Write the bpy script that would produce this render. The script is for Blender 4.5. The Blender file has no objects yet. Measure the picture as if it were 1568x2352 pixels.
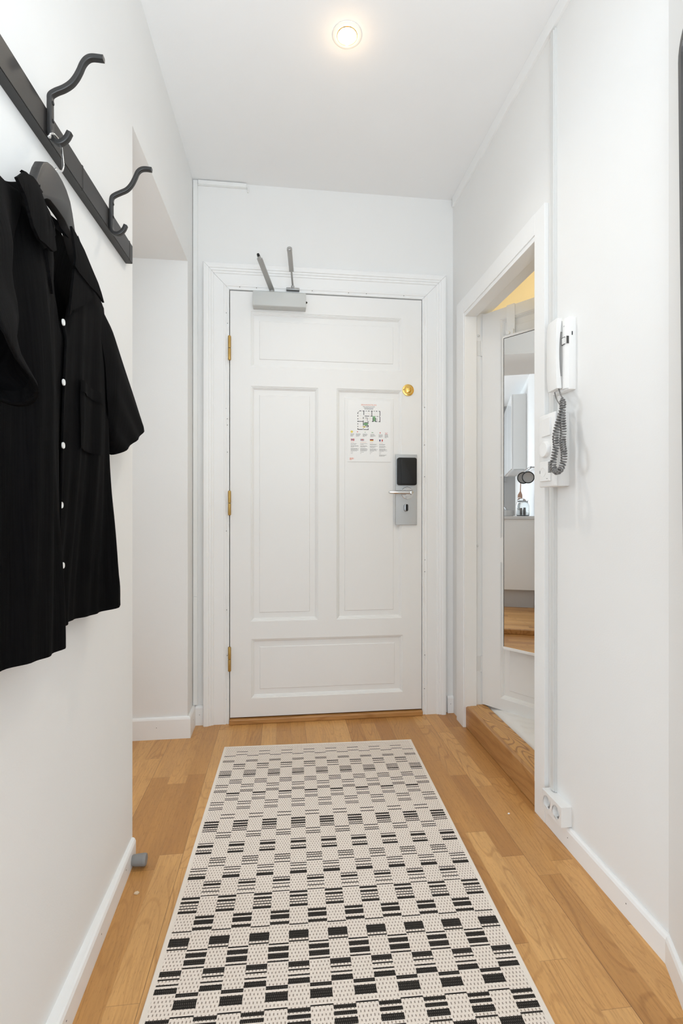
import bpy, bmesh, math, random
from mathutils import Vector, Matrix
random.seed(7)
scene = bpy.context.scene
COL = scene.collection
PI = math.pi

# ------------------------------------------------------------------ helpers
def tag(o, label=None, cat=None, group=None, kind=None):
    if label: o['label'] = label
    if cat: o['category'] = cat
    if group: o['group'] = group
    if kind: o['kind'] = kind
    return o

def root(name, loc, label, cat, group=None, kind=None):
    e = bpy.data.objects.new(name, None)
    e.location = loc
    e.empty_display_size = .05
    COL.objects.link(e)
    return tag(e, label, cat, group, kind)

def obj(name, bm, mats, parent=None, smooth=False, angle=None):
    me = bpy.data.meshes.new(name)
    bmesh.ops.remove_doubles(bm, verts=bm.verts, dist=1e-6)
    bmesh.ops.recalc_face_normals(bm, faces=bm.faces)
    bm.to_mesh(me); bm.free()
    if not isinstance(mats, (list, tuple)): mats = [mats]
    for m in mats: me.materials.append(m)
    o = bpy.data.objects.new(name, me)
    COL.objects.link(o)
    if smooth:
        for p in me.polygons: p.use_smooth = True
        if angle is not None:
            try: me.set_sharp_from_angle(angle=math.radians(angle))
            except Exception: pass
    if parent is not None:
        o.parent = parent
        # world-space vertices under an Empty that stands at the thing's base
        base = parent
        off = Vector((0, 0, 0))
        while base is not None:
            off += Vector(base.location); base = base.parent
        o.location = -off
        # (parts keep zero net offset)
    return o

def NB(): return bmesh.new()

def box(bm, x0, x1, y0, y1, z0, z1, bev=0, seg=2, mi=0, M=None):
    b = bmesh.new()
    vs = [b.verts.new((x, y, z)) for x in (x0, x1) for y in (y0, y1) for z in (z0, z1)]
    for f in ((0,1,3,2),(4,6,7,5),(0,4,5,1),(2,3,7,6),(0,2,6,4),(1,5,7,3)):
        b.faces.new([vs[i] for i in f])
    bmesh.ops.recalc_face_normals(b, faces=b.faces)
    if bev > 0:
        bmesh.ops.bevel(b, geom=list(b.edges), offset=bev, segments=seg, affect='EDGES', profile=.5)
    merge(bm, b, mi, M)
    return bm

def merge(bm, b, mi=0, M=None):
    mp = {}
    for v in b.verts:
        co = v.co if M is None else M @ v.co
        mp[v] = bm.verts.new(co)
    for f in b.faces:
        try:
            nf = bm.faces.new([mp[v] for v in f.verts]); nf.material_index = mi
        except ValueError: pass
    b.free()

def prism(bm, pts, axis, a, b_, mi=0, M=None, bev=0):
    """polygon pts (2D) extruded along axis from a to b_. axis x: pts=(y,z); y: (x,z); z: (x,y)"""
    def P(p, t):
        return {'x': (t, p[0], p[1]), 'y': (p[0], t, p[1]), 'z': (p[0], p[1], t)}[axis]
    b = bmesh.new()
    A = [b.verts.new(P(p, a)) for p in pts]; B = [b.verts.new(P(p, b_)) for p in pts]
    n = len(pts)
    b.faces.new(A); b.faces.new(B[::-1])
    for i in range(n): b.faces.new([A[i], B[i], B[(i+1) % n], A[(i+1) % n]])
    bmesh.ops.recalc_face_normals(b, faces=b.faces)
    if bev > 0:
        bmesh.ops.bevel(b, geom=list(b.edges), offset=bev, segments=2, affect='EDGES', profile=.5)
    merge(bm, b, mi, M)
    return bm

def catmull(pts, sub=6):
    P = [Vector(p) for p in pts]
    P = [2*P[0]-P[1]] + P + [2*P[-1]-P[-2]]
    out = []
    for i in range(1, len(P)-2):
        for k in range(sub):
            t = k/sub
            a, b, c, d = P[i-1], P[i], P[i+1], P[i+2]
            out.append(.5*((2*b)+(c-a)*t+(2*a-5*b+4*c-d)*t*t+(3*b-a-3*c+d)*t**3))
    out.append(P[-2].copy())
    return out

def tube(bm, path, r, seg=8, mi=0, cap=True, section=None):
    """sweep a circle (or a closed 2D section) along path with parallel transport"""
    path = [Vector(p) for p in path]
    n = len(path)
    T = [(path[min(i+1, n-1)]-path[max(i-1, 0)]).normalized() for i in range(n)]
    up = Vector((0, 1, 0)) if abs(T[0].y) < .9 else Vector((0, 0, 1))
    N = (up - T[0]*up.dot(T[0])).normalized()
    rings = []
    for i in range(n):
        N = (N - T[i]*N.dot(T[i])).normalized()
        Bn = T[i].cross(N)
        rr = r[i] if isinstance(r, (list, tuple)) else r
        if section is None:
            sec = [(math.cos(2*PI*k/seg)*rr, math.sin(2*PI*k/seg)*rr) for k in range(seg)]
        else: sec = section
        rings.append([bm.verts.new(path[i]+N*a+Bn*b) for a, b in sec])
    m = len(rings[0])
    for i in range(n-1):
        for k in range(m):
            f = bm.faces.new([rings[i][k], rings[i][(k+1) % m], rings[i+1][(k+1) % m], rings[i+1][k]]); f.material_index = mi
    if cap:
        f = bm.faces.new(rings[0][::-1]); f.material_index = mi
        f = bm.faces.new(rings[-1]); f.material_index = mi
    return bm

def lathe(bm, prof, origin, axis=(0, 0, 1), seg=32, mi=0, caps=True):
    """prof: list of (r, h) along axis"""
    ax = Vector(axis).normalized()
    u = Vector((1, 0, 0)) if abs(ax.x) < .9 else Vector((0, 1, 0))
    u = (u-ax*u.dot(ax)).normalized(); w = ax.cross(u)
    o = Vector(origin); rings = []
    for r, h in prof:
        if r < 1e-6: rings.append([bm.verts.new(o+ax*h)])
        else: rings.append([bm.verts.new(o+ax*h+(u*math.cos(2*PI*k/seg)+w*math.sin(2*PI*k/seg))*r) for k in range(seg)])
    for a, b in zip(rings, rings[1:]):
        for k in range(seg):
            k2 = (k+1) % seg
            if len(a) == 1 and len(b) == 1: continue
            if len(a) == 1: vs = [a[0], b[k], b[k2]]
            elif len(b) == 1: vs = [a[k], a[k2], b[0]]
            else: vs = [a[k], a[k2], b[k2], b[k]]
            f = bm.faces.new(vs); f.material_index = mi
    if caps:
        for rg in (rings[0], rings[-1]):
            if len(rg) > 2:
                f = bm.faces.new(rg); f.material_index = mi
    return bm

def grid(bm, fn, nu, nv, mi=0, closed_u=False):
    V = [[bm.verts.new(fn(i/nu, j/nv)) for i in range(nu + (0 if closed_u else 1))] for j in range(nv+1)]
    for j in range(nv):
        for i in range(nu):
            i2 = (i+1) % len(V[0])
            f = bm.faces.new([V[j][i], V[j][i2], V[j+1][i2], V[j+1][i]]); f.material_index = mi
    return bm

def interp(tab, x):
    if x <= tab[0][0]: return tab[0][1]
    for (a, b), (c, d) in zip(tab, tab[1:]):
        if x <= c:
            t = (x-a)/(c-a); t = t*t*(3-2*t)*.5+t*.5
            return b+(d-b)*t
    return tab[-1][1]

# ------------------------------------------------------------------ materials
def mat(name, col, rough=.5, metal=0, **kw):
    m = bpy.data.materials.new(name); m.use_nodes = True
    b = m.node_tree.nodes['Principled BSDF']
    b.inputs['Base Color'].default_value = (*col, 1)
    b.inputs['Roughness'].default_value = rough
    b.inputs['Metallic'].default_value = metal
    for k, v in kw.items(): b.inputs[k.replace('_', ' ')].default_value = v
    return m

class NT:
    def __init__(s, m): s.t = m.node_tree; s.b = s.t.nodes['Principled BSDF']
    def n(s, typ, **kw):
        x = s.t.nodes.new(typ)
        for k, v in kw.items(): setattr(x, k, v)
        return x
    def l(s, a, b): s.t.links.new(a, b)
    def math(s, op, a, b=None, c=None):
        x = s.n('ShaderNodeMath', operation=op)
        for i, v in enumerate((a, b, c)):
            if v is None: continue
            if isinstance(v, (int, float)): x.inputs[i].default_value = v
            else: s.l(v, x.inputs[i])
        return x.outputs[0]
    def mix(s, f, a, b, blend='MIX'):
        x = s.n('ShaderNodeMix', data_type='RGBA', blend_type=blend)
        for i, v in ((0, f), (6, a), (7, b)):
            if isinstance(v, (int, float)): x.inputs[i].default_value = v
            elif isinstance(v, tuple): x.inputs[i].default_value = (*v, 1)
            else: s.l(v, x.inputs[i])
        return x.outputs[2]
    def ramp(s, f, stops):
        x = s.n('ShaderNodeValToRGB')
        e = x.color_ramp.elements
        while len(e) < len(stops): e.new(.5)
        for el, (p, c) in zip(e, stops): el.position = p; el.color = (*c, 1) if len(c) == 3 else c
        s.l(f, x.inputs[0]); return x.outputs[0]
    def noise(s, vec, scale, detail=3, rough=.55, out='Fac'):
        x = s.n('ShaderNodeTexNoise'); x.inputs['Scale'].default_value = scale
        x.inputs['Detail'].default_value = detail; x.inputs['Roughness'].default_value = rough
        s.l(vec, x.inputs['Vector']); return x.outputs[0 if out == 'Fac' else 1]
    def coords(s, which='Object'):
        return s.n('ShaderNodeTexCoord').outputs[which]
    def pos(s): return s.n('ShaderNodeNewGeometry').outputs['Position']
    def scale(s, vec, xyz, loc=(0, 0, 0), rot=(0, 0, 0)):
        x = s.n('ShaderNodeMapping'); x.inputs['Scale'].default_value = xyz
        x.inputs['Location'].default_value = loc; x.inputs['Rotation'].default_value = rot
        s.l(vec, x.inputs['Vector']); return x.outputs[0]
    def bump(s, h, strength, dist=.001):
        x = s.n('ShaderNodeBump'); x.inputs['Strength'].default_value = strength; x.inputs['Distance'].default_value = dist
        s.l(h, x.inputs['Height']); s.l(x.outputs[0], s.b.inputs['Normal'])

def paint(name, col, rough, bumps=.25, scale=260, scuff=0):
    m = mat(name, col, rough); t = NT(m); p = t.coords()
    n1 = t.noise(p, scale, 4)
    t.bump(n1, bumps, .0006)
    n2 = t.noise(p, 2.2, 4)
    c = t.mix(t.ramp(n2, [(.3, (0, 0, 0)), (.7, (1, 1, 1))]), tuple(x*.975 for x in col), col)
    if scuff:
        st = t.noise(t.scale(p, (34, 34, 7)), 1.0, 5, .7)
        k = t.ramp(st, [(.74, (0, 0, 0)), (.80, (1, 1, 1))])
        c = t.mix(t.math('MULTIPLY', k, scuff), c, (.45, .44, .42))
    t.l(c, t.b.inputs['Base Color'])
    return m

M_WALL = paint('wall_paint', (.83, .825, .81), .62, .3, 240, .12)
M_CEIL = paint('ceiling_paint', (.88, .88, .878), .8, .3, 180)
M_TRIM = paint('trim_paint', (.88, .88, .872), .38, .12, 120, .1)
M_DOOR = paint('door_paint', (.85, .845, .83), .36, .15, 160)
M_PLASTIC = mat('white_plastic', (.84, .835, .82), .35)
M_PLASTIC2 = mat('off_white_plastic', (.78, .775, .76), .42)
M_TRUNK = mat('trunking_plastic', (.68, .68, .665), .45)
M_TRUNKW = mat('white_trunking_plastic', (.83, .83, .815), .4)
M_DARKGAP = mat('dark_gap', (.03, .028, .026), .8)
M_BLACK = paint('black_lacquer', (.020, .018, .017), .45, .1, 300)
M_HOOK = paint('black_steel', (.018, .0175, .017), .38, .1, 300)
M_CHROME = mat('chrome', (.75, .75, .75), .16, 1)
M_STEEL = mat('brushed_steel', (.42, .42, .42), .38, 1)
M_LOCKPLATE = mat('lock_plate_steel', (.50, .50, .495), .42, .85)
M_READER = mat('reader_black', (.016, .016, .016), .5, 0, Specular_IOR_Level=.3)
M_CLOSER = mat('closer_grey_lacquer', (.56, .57, .555), .4, 0)
M_ARM = mat('closer_arm_grey', (.42, .42, .41), .42, .4)
M_BRASS = paint('brass', (.52, .33, .10), .36, .1, 200); M_BRASS.node_tree.nodes['Principled BSDF'].inputs['Metallic'].default_value = .85
M_BRASS2 = mat('polished_brass', (.80, .53, .16), .2, 1)
M_MIRROR = mat('mirror_glass', (.90, .905, .90), .0, 1)
M_GREYRUBBER = paint('grey_rubber', (.25, .245, .24), .75, .4, 200)
M_NAILHOLE = mat('nail_hole', (.12, .11, .10), .9)  # dark dots of nail holes and small screws
M_BATHWALL = mat('bath_wall', (.83, .76, .60), .6)
M_KFRONT = mat('kitchen_front', (.80, .80, .79), .35)
M_KBACK = mat('backsplash_grey', (.36, .36, .355), .5)
M_KTOP = mat('worktop_grey', (.62, .61, .60), .4)
M_TILEEDGE = mat('kick_grey', (.50, .50, .50), .5)
M_GLASS = mat('jar_glass', (.95, .97, .97), .02, 0, Transmission_Weight=1.0, IOR=1.45)
M_COPPER = mat('reddish_wood', (.45, .27, .19), .4)
M_CREAMSTONE = mat('stone_grey', (.55, .53, .51), .6)
M_DARKFRAME = mat('dark_grey_frame', (.055, .052, .05), .4)
M_PAPER = mat('paper_white', (.88, .88, .87), .5)

def emis(name, col, s):
    m = bpy.data.materials.new(name); m.use_nodes = True
    b = m.node_tree.nodes['Principled BSDF']
    b.inputs['Base Color'].default_value = (*col, 1)
    b.inputs['Emission Color'].default_value = (*col, 1)
    b.inputs['Emission Strength'].default_value = s
    return m
M_BULB = emis('lamp_glow', (1, .86, .62), 14)

def oak_floor(name, width=.067, length=.46, tint=1.0):
    m = mat(name, (.4, .2, .07), .33); t = NT(m); p = t.pos()
    sx = t.n('ShaderNodeSeparateXYZ'); t.l(p, sx.inputs[0])
    X, Y = sx.outputs[0], sx.outputs[1]
    u = t.math('ADD', t.math('DIVIDE', X, width), 100.35)
    row = t.math('FLOOR', u)
    fu = t.math('FRACT', u)
    w1 = t.n('ShaderNodeTexWhiteNoise', noise_dimensions='1D'); t.l(row, w1.inputs['W'])
    v = t.math('ADD', t.math('DIVIDE', Y, length), t.math('MULTIPLY', w1.outputs[0], 17.3))
    v = t.math('ADD', v, 50.0)
    cell = t.math('FLOOR', v); fv = t.math('FRACT', v)
    cmb = t.n('ShaderNodeCombineXYZ'); t.l(row, cmb.inputs[0]); t.l(cell, cmb.inputs[1])
    w2 = t.n('ShaderNodeTexWhiteNoise', noise_dimensions='2D'); t.l(cmb.outputs[0], w2.inputs['Vector'])
    r = w2.outputs[0]
    base = t.ramp(r, [(0, (.44, .205, .060)), (.35, (.54, .272, .085)), (.7, (.63, .335, .115)), (1, (.70, .395, .148))])
    # grain, stretched along the staves and shifted per stave
    off = t.n('ShaderNodeCombineXYZ'); t.l(t.math('MULTIPLY', r, 31.0), off.inputs[0]); t.l(t.math('MULTIPLY', r, 57.0), off.inputs[1])
    vadd = t.n('ShaderNodeVectorMath', operation='ADD'); t.l(p, vadd.inputs[0]); t.l(off.outputs[0], vadd.inputs[1])
    g = t.scale(vadd.outputs[0], (1, .055, 1))
    n1 = t.noise(g, 190, 5, .65)
    n0 = t.noise(t.scale(vadd.outputs[0], (1, .12, 1)), 22, 3, .5)
    wv = t.n('ShaderNodeTexWave', wave_type='BANDS', bands_direction='X'); t.l(t.scale(vadd.outputs[0], (1, .10, 1)), wv.inputs['Vector'])
    wv.inputs['Scale'].default_value = 26; wv.inputs['Distortion'].default_value = 9; wv.inputs['Detail'].default_value = 3
    wv.inputs['Detail Scale'].default_value = 1.4
    grain = t.ramp(n1, [(.34, (.66, .62, .58)), (.50, (1, 1, 1)), (.8, (1.06, 1.06, 1.06))])
    # cathedral figure: contour lines of a slow, stretched noise, stronger on some staves than on others
    nf = t.noise(t.scale(vadd.outputs[0], (1, .16, 1)), 11, 1.2, .45)
    cl = t.math('SINE', t.math('MULTIPLY', nf, 95.0))
    fig = t.ramp(cl, [(0, (1, 1, 1)), (.62, (1, 1, 1)), (1, (.70, .63, .55))])
    amt = t.ramp(t.math('FRACT', t.math('MULTIPLY', r, 13.7)), [(.25, (.06, .06, .06)), (.8, (.6, .6, .6))])
    fl = t.noise(t.scale(vadd.outputs[0], (1, .12, 1)), 420, 2, .5)
    base = t.mix(amt, base, fig, 'MULTIPLY')
    base = t.mix(.5, base, t.ramp(fl, [(.30, (.55, .48, .42)), (.40, (1, 1, 1))]), 'MULTIPLY')
    c = t.mix(.40, base, grain, 'MULTIPLY')
    c = t.mix(.6, c, t.ramp(n0, [(.25, (.80, .78, .75)), (.7, (1.1, 1.1, 1.08))]), 'MULTIPLY')
    c = t.mix(.12, c, t.ramp(wv.outputs['Fac'], [(0, (.66, .60, .55)), (.3, (1, 1, 1)), (1, (1.04, 1.04, 1.04))]), 'MULTIPLY')
    # joints
    three = t.math('FRACT', t.math('DIVIDE', t.math('ADD', row, .01), 3.0))
    isb = t.math('LESS_THAN', three, .2)
    e1 = t.math('MULTIPLY', t.math('LESS_THAN', fu, .022), t.math('ADD', t.math('MULTIPLY', isb, .55), .12))
    e2 = t.math('MULTIPLY', t.math('LESS_THAN', fv, .0035), .3)
    e = t.math('MAXIMUM', e1, e2)
    c = t.mix(e, c, (.10, .05, .02))
    t.l(c, t.b.inputs['Base Color'])
    t.l(t.ramp(n0, [(.2, (.30, .30, .30)), (.8, (.42, .42, .42))]), t.b.inputs['Roughness'])
    t.bump(n1, .08, .0004)
    return m
M_FLOOR = oak_floor('oak_parquet')

def wood(name, c1, c2, axis='Y', rough=.35, rings=20, dist=8):
    m = mat(name, c1, rough); t = NT(m); p = t.pos()
    sc = {'Y': (1, .08, 1), 'X': (.08, 1, 1), 'Z': (1, 1, .08)}[axis]
    n1 = t.noise(t.scale(p, sc), 230, 5, .6)
    nf = t.noise(t.scale(p, tuple(v*(2.2 if v < 1 else 1) for v in sc)), dist, 1.3, .45)
    cl = t.math('SINE', t.math('MULTIPLY', nf, float(rings)*5))
    c = t.mix(t.ramp(cl, [(0, (0, 0, 0)), (.35, (.05, .05, .05)), (.8, (.55, .55, .55)), (1, (.85, .85, .85))]), c1, c2)
    c = t.mix(.5, c, t.ramp(n1, [(.35, (.7, .66, .62)), (.58, (1, 1, 1))]), 'MULTIPLY')
    t.l(c, t.b.inputs['Base Color']); t.bump(n1, .08, .0004)
    return m
M_TREAD = wood('oak_tread', (.62, .33, .10), (.30, .13, .032), 'Y', .35, 30, 10)
M_RISER = wood('oak_riser', (.50, .255, .088), (.40, .19, .06), 'Y', .36, 12, 9)
M_SILL = wood('oak_sill', (.50, .25, .08), (.38, .175, .05), 'X', .36, 12, 9)

def shirt_cloth(name):
    m = mat(name, (.011, .0105, .011), .85); t = NT(m); p = t.pos()
    st = t.noise(t.scale(p, (1, 90, 3)), 3.2, 4, .6)
    fine = t.noise(t.scale(p, (1, 700, 500)), 1.5, 2)
    c = t.mix(t.ramp(st, [(.35, (0, 0, 0)), (.75, (1, 1, 1))]), (.0014, .0013, .0015), (.0044, .0042, .0044))
    t.l(c, t.b.inputs['Base Color'])
    h = t.math('ADD', st, t.math('MULTIPLY', fine, .35))
    t.bump(h, .5, .0016)
    t.b.inputs['Specular IOR Level'].default_value = .06
    return m
M_SHIRT = shirt_cloth('black_crinkle_cotton')
M_BUTTON = mat('pearl_button', (.80, .80, .78), .3)

def rug_mats():
    # light weave with small dashes in staggered rows
    def build(name, dark):
        m = mat(name, (.7, .6, .5), .92); t = NT(m); p = t.coords()
        sx = t.n('ShaderNodeSeparateXYZ'); t.l(p, sx.inputs[0])
        X, Y = sx.outputs[0], sx.outputs[1]
        if not dark: px, py = .0078, .0092
        else: px, py = .0039, .0062
        v = t.math('ADD', t.math('DIVIDE', Y, py), 1000.0)
        rowv = t.math('FLOOR', v)
        par = t.math('MODULO', rowv, 2.0)
        u = t.math('ADD', t.math('ADD', t.math('DIVIDE', X, px), 1000.0), t.math('MULTIPLY', par, .5))
        du = t.math('ABSOLUTE', t.math('SUBTRACT', t.math('FRACT', u), .5))
        dv = t.math('ABSOLUTE', t.math('SUBTRACT', t.math('FRACT', v), .5))
        jit = t.noise(p, 160, 2)
        if not dark:
            k = t.math('MULTIPLY', t.math('LESS_THAN', du, .15), t.math('LESS_THAN', dv, t.math('MULTIPLY', jit, .52)))
            fine = t.n('ShaderNodeTexWave', wave_type='BANDS', bands_direction='X'); t.l(p, fine.inputs['Vector']); fine.inputs['Scale'].default_value = 130
            base = t.mix(t.math('MULTIPLY', fine.outputs['Fac'], .35), (.89, .795, .715), (.79, .695, .61))
            c = t.mix(t.math('MULTIPLY', k, .8), base, (.20, .145, .105))
            h = t.math('SUBTRACT', fine.outputs['Fac'], t.math('MULTIPLY', k, 1.2))
        else:
            k = t.math('MULTIPLY', t.math('LESS_THAN', du, .13), t.math('LESS_THAN', dv, t.math('MULTIPLY', jit, .55)))
            c = t.mix(t.math('MULTIPLY', k, .55), (.021, .018, .016), (.22, .19, .16))
            h = k
        t.l(c, t.b.inputs['Base Color']); t.bump(h, .5, .0012)
        t.b.inputs['Specular IOR Level'].default_value = .2
        return m
    return build('rug_cream_weave', False), build('rug_black_weave', True)
M_RUGL, M_RUGD = rug_mats()
M_RUGEDGE = paint('rug_binding', (.82, .74, .655), .9, .6, 300)
M_PLUSH = paint('white_plush', (.84, .83, .81), .95, .8, 160)

# ------------------------------------------------------------------ setting
HC = 2.615                      # ceiling height
S = 'structure'
# floor
b = NB(); box(b, -1.10, .96, -3.2, 2.56, -.08, 0)
box(b, -4.6, -1.10, -3.2, 1.56, -.08, 0); box(b, .96, 3.0, -3.2, .9, -.08, 0)
tag(obj('floor', b, M_FLOOR), 'honey coloured oak parquet floor of the hallway', 'floor', kind=S)
# kitchen floor, a little higher, beyond the deep opening
b = NB(); box(b, -4.6, -1.10, 1.562, 4.4, -.08, .038)
kf = obj('floor_kitchen', b, M_FLOOR); tag(kf, 'raised oak kitchen floor seen in the mirror', 'floor', kind=S)
b = NB(); box(b, -1.104, -1.06, 1.562, 2.32, .0, .042, .006)
tag(obj('trim_kitchen_step', b, M_SILL), 'wooden nosing of the low kitchen step, seen in the mirror', 'step', kind=S)
# ceiling
b = NB(); box(b, -4.6, 3.0, -3.2, 4.4, HC, HC+.1)
tag(obj('ceiling', b, M_CEIL), 'flat white painted hallway ceiling', 'ceiling', kind=S)

# left wall, short end facing the opening
b = NB(); prism(b, [(-.437, 1.54), (-1.10, 1.54), (-1.10, .30), (-.437, .30)], 'z', 0, HC)
tag(obj('wall_left', b, M_WALL), 'white wall at left that carries the coat rack', 'wall', kind=S)
# wall between kitchen and living room
b = NB(); box(b, -4.6, -1.10, 1.56, 1.62, 0, HC)
tag(obj('wall_kitchen', b, M_WALL), 'bright white kitchen wall seen in the mirror', 'wall', kind=S)
# header over the deep opening, and the wall at its far side
b = NB(); prism(b, [(-.437, 1.5395), (-.4222, 2.335), (-1.0, 2.335), (-1.0, 1.5395)], 'z', 2.16, HC)
tag(obj('wall_header', b, M_WALL), 'white boxed header above the side opening', 'wall', kind=S)
b = NB(); box(b, -1.10, -.422, 2.335, 2.60, 0, HC, .003)
tag(obj('wall_niche', b, M_WALL), 'pale grey-white wall facing the camera behind the coat rack wall', 'wall', kind=S)
# kitchen outer walls
b = NB(); box(b, -4.6, -4.48, 1.62, 4.4, 0, HC)
tag(obj('wall_kitchen_far', b, M_KBACK), 'grey kitchen back wall seen in the mirror', 'wall', kind=S)
b = NB(); box(b, -1.10, -1.0, 2.60, 4.4, 0, HC)
tag(obj('wall_kitchen_side', b, M_WALL), 'white side wall of the kitchen', 'wall', kind=S)
b = NB()
box(b, -4.48, -3.6, 4.3, 4.4, 0, HC); box(b, -1.7, -1.1, 4.3, 4.4, 0, HC); box(b, -3.6, -1.7, 4.3, 4.4, 0, .9); box(b, -3.6, -1.7, 4.3, 4.4, 2.3, HC)
tag(obj('wall_kitchen_window', b, M_WALL), 'kitchen wall with the window opening', 'wall', kind=S)

# door wall with the entrance opening
b = NB()
box(b, -.422, -.262, 2.47, 2.60, 0, HC); box(b, .72, .87, 2.47, 2.60, 0, HC); box(b, -.262, .72, 2.47, 2.60, 2.10, HC)
tag(obj('wall_far', b, M_WALL), 'white end wall around the entrance door', 'wall', kind=S)
# right wall with doorway Y 1.612..2.282
b = NB()
box(b, .87, .99, 1.035, 1.60, 0, HC); box(b, .87, .99, 2.292, 2.60, 0, HC); box(b, .87, .99, 1.60, 2.292, 1.975, HC)
tag(obj('wall_right', b, M_WALL), 'white wall at right with the bathroom doorway', 'wall', kind=S)
b = NB(); prism(b, [(.87, 1.035), (.65, .535), (.65, -.6), (.95, -.6), (.99, 1.035)], 'z', 0, HC)
tag(obj('wall_right_angled', b, M_WALL), 'angled white wall piece at the right edge', 'wall', kind=S)

# bathroom shell behind the doorway
b = NB()
box(b, .99, 2.4, 2.60, 2.68, 0, 2.5); box(b, 2.32, 2.4, 1.0, 2.60, 0, 2.5); box(b, .99, 2.32, 1.0, 1.06, 0, 2.5)
tag(obj('wall_bathroom', b, M_BATHWALL), 'cream bathroom walls beyond the open inner door', 'wall', kind=S)
b = NB(); box(b, .99, 2.4, 1.0, 2.68, 2.5, 2.58)
tag(obj('ceiling_bathroom', b, M_BATHWALL), 'warm lit bathroom ceiling above the inner door', 'ceiling', kind=S)
b = NB(); box(b, .975, 2.4, 1.0, 2.68, 0, .088)
tag(obj('floor_bathroom', b, mat('bath_floor', (.55, .53, .50), .4)), 'light bathroom floor', 'floor', kind=S)

# ------------------------------------------------------------------ skirting boards
def skirt(name, pts, h, th, label, cap=.012):
    """baseboard along polyline pts (front face line) with the wall on its left side; profile with a rounded top"""
    b = NB()
    prof = [(0, 0), (0, h-.010), (.003, h-.003), (.007, h), (max(th, .012), h), (max(th, .012), 0)]
    n = len(pts); offs = []
    P = [Vector((x, y)) for x, y in pts]
    def nrm(a, c):
        d = (c-a).normalized(); return Vector((-d.y, d.x))
    for i in range(n):
        if i == 0: m = nrm(P[0], P[1])
        elif i == n-1: m = nrm(P[-2], P[-1])
        else:
            n1, n2 = nrm(P[i-1], P[i]), nrm(P[i], P[i+1])
            m = (n1+n2); m = m/(m.dot(n1))
        offs.append(m)
    R = [[b.verts.new((P[i].x+offs[i].x*d, P[i].y+offs[i].y*d, z)) for d, z in prof] for i in range(n)]
    k = len(prof)
    for i in range(n-1):
        for j in range(k): b.faces.new([R[i][j], R[i][(j+1) % k], R[i+1][(j+1) % k], R[i+1][j]])
    b.faces.new(R[0]); b.faces.new(R[-1])
    # small nail heads set in the face
    for i in range(n-1):
        L = (P[i+1]-P[i]); q = max(1, int(L.length/.2))
        dirv = L.normalized(); nn = Vector((-dirv.y, dirv.x))
        for s in range(q):
            c = P[i]+L*((s+.5)/q)-nn*.0004
            lathe(b, [(.0016, 0), (.0016, .0008)], (c.x, c.y, h*.55+.004*math.sin(s*3)), (nn.x, nn.y, 0), 8, 1)
    return tag(obj(name, b, [M_TRIM, M_NAILHOLE]), label, 'baseboard', kind=S)
# left wall runs from near to far: wall on the left of travel +Y
skirt('baseboard_left', [(-.392, .30), (-.4255, 1.535)], .06, .046, 'white skirting board along the coat rack wall')
skirt('baseboard_niche', [(-1.0, 2.322), (-.4075, 2.322), (-.4075, 2.468)], .096, .014, 'white skirting board below the pale niche wall, turning the corner')
skirt('baseboard_far_left', [(-.4075, 2.455), (-.371, 2.455)], .092, .014, 'short white skirting piece left of the entrance door casing')
skirt('baseboard_far_right', [(.838, 2.455), (.869, 2.455)], .085, .014, 'short white skirting piece right of the entrance door casing')
skirt('baseboard_right', [(.857, 1.545), (.857, 1.03), (.638, .535)], .064, .0125, 'white skirting board along the right wall, bending at the corner')

# ------------------------------------------------------------------ entrance door casing
def casing_piece(b, prof, p0, p1, inward, mit0, mit1):
    """extrude profile (w outward from inner edge, d protrusion) between inner-edge points p0,p1 (x,z); mitre by w*mit at the ends"""
    ax = Vector((p1[0]-p0[0], p1[1]-p0[1])).normalized()
    out = Vector(inward)
    R0 = []; R1 = []
    for w, d in prof:
        q0 = Vector(p0)+out*w-ax*w*mit0; q1 = Vector(p1)+out*w+ax*w*mit1
        R0.append(b.verts.new((q0.x, 2.47-d, q0.y))); R1.append(b.verts.new((q1.x, 2.47-d, q1.y)))
    k = len(prof)
    for j in range(k): b.faces.new([R0[j], R0[(j+1) % k], R1[(j+1) % k], R1[j]])
    b.faces.new(R0); b.faces.new(R1[::-1])
prof = [(0, -.06), (0, .012), (.0015, .0145), (.007, .0155), (.010, .0125), (.013, .0125), (.0165, .017), (.020, .0185), (.0235, .0185), (.026, .0165),
        (.072, .0165), (.0745, .0205), (.079, .022), (.083, .0215), (.085, .0255), (.090, .0265), (.0935, .0265), (.096, .0305), (.104, .0325), (.116, .0325), (.120, .030), (.121, .027), (.121, 0), (.013, 0), (.013, -.06)]
XL, XR, ZT = -.2495, .705, 2.095
b = NB()
casing_piece(b, prof, (XL, .0), (XL, ZT-.0006), (-1, 0), 0, 1)
casing_piece(b, prof, (XL+.0006, ZT), (XR-.0006, ZT), (0, 1), 1, 1)
casing_piece(b, prof, (XR, .0), (XR, ZT-.0006), (1, 0), 0, 1)
for (x, zs) in ((XL-.012, (1.98, 1.93, 1.52, 1.47, 1.44, 1.31, .93, .55, .33, .12)), (XR+.015, (1.94, 1.64, 1.55, 1.36, 1.20, .78, .72, .30, .13))):
    for z in zs:
        lathe(b, [(.0019, 0), (.0019, .0016)], (x+.004*math.sin(z*40), 2.4545, z), (0, 1, 0), 8, 1)
for x in (-.20, -.12, .15, .33, .42, .61):
    lathe(b, [(.0018, 0), (.0018, .0016)], (x, 2.4545, ZT+.013), (0, 1, 0), 8, 1)
tag(obj('trim_entrance_casing', b, [M_TRIM, M_NAILHOLE]), 'moulded white casing framing the entrance door', 'door frame', kind=S)
b = NB(); box(b, XL+.001, XR-.001, 2.52, 2.60, 0, ZT)  # near-black block, the shade of the door gap put into its colour
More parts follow.
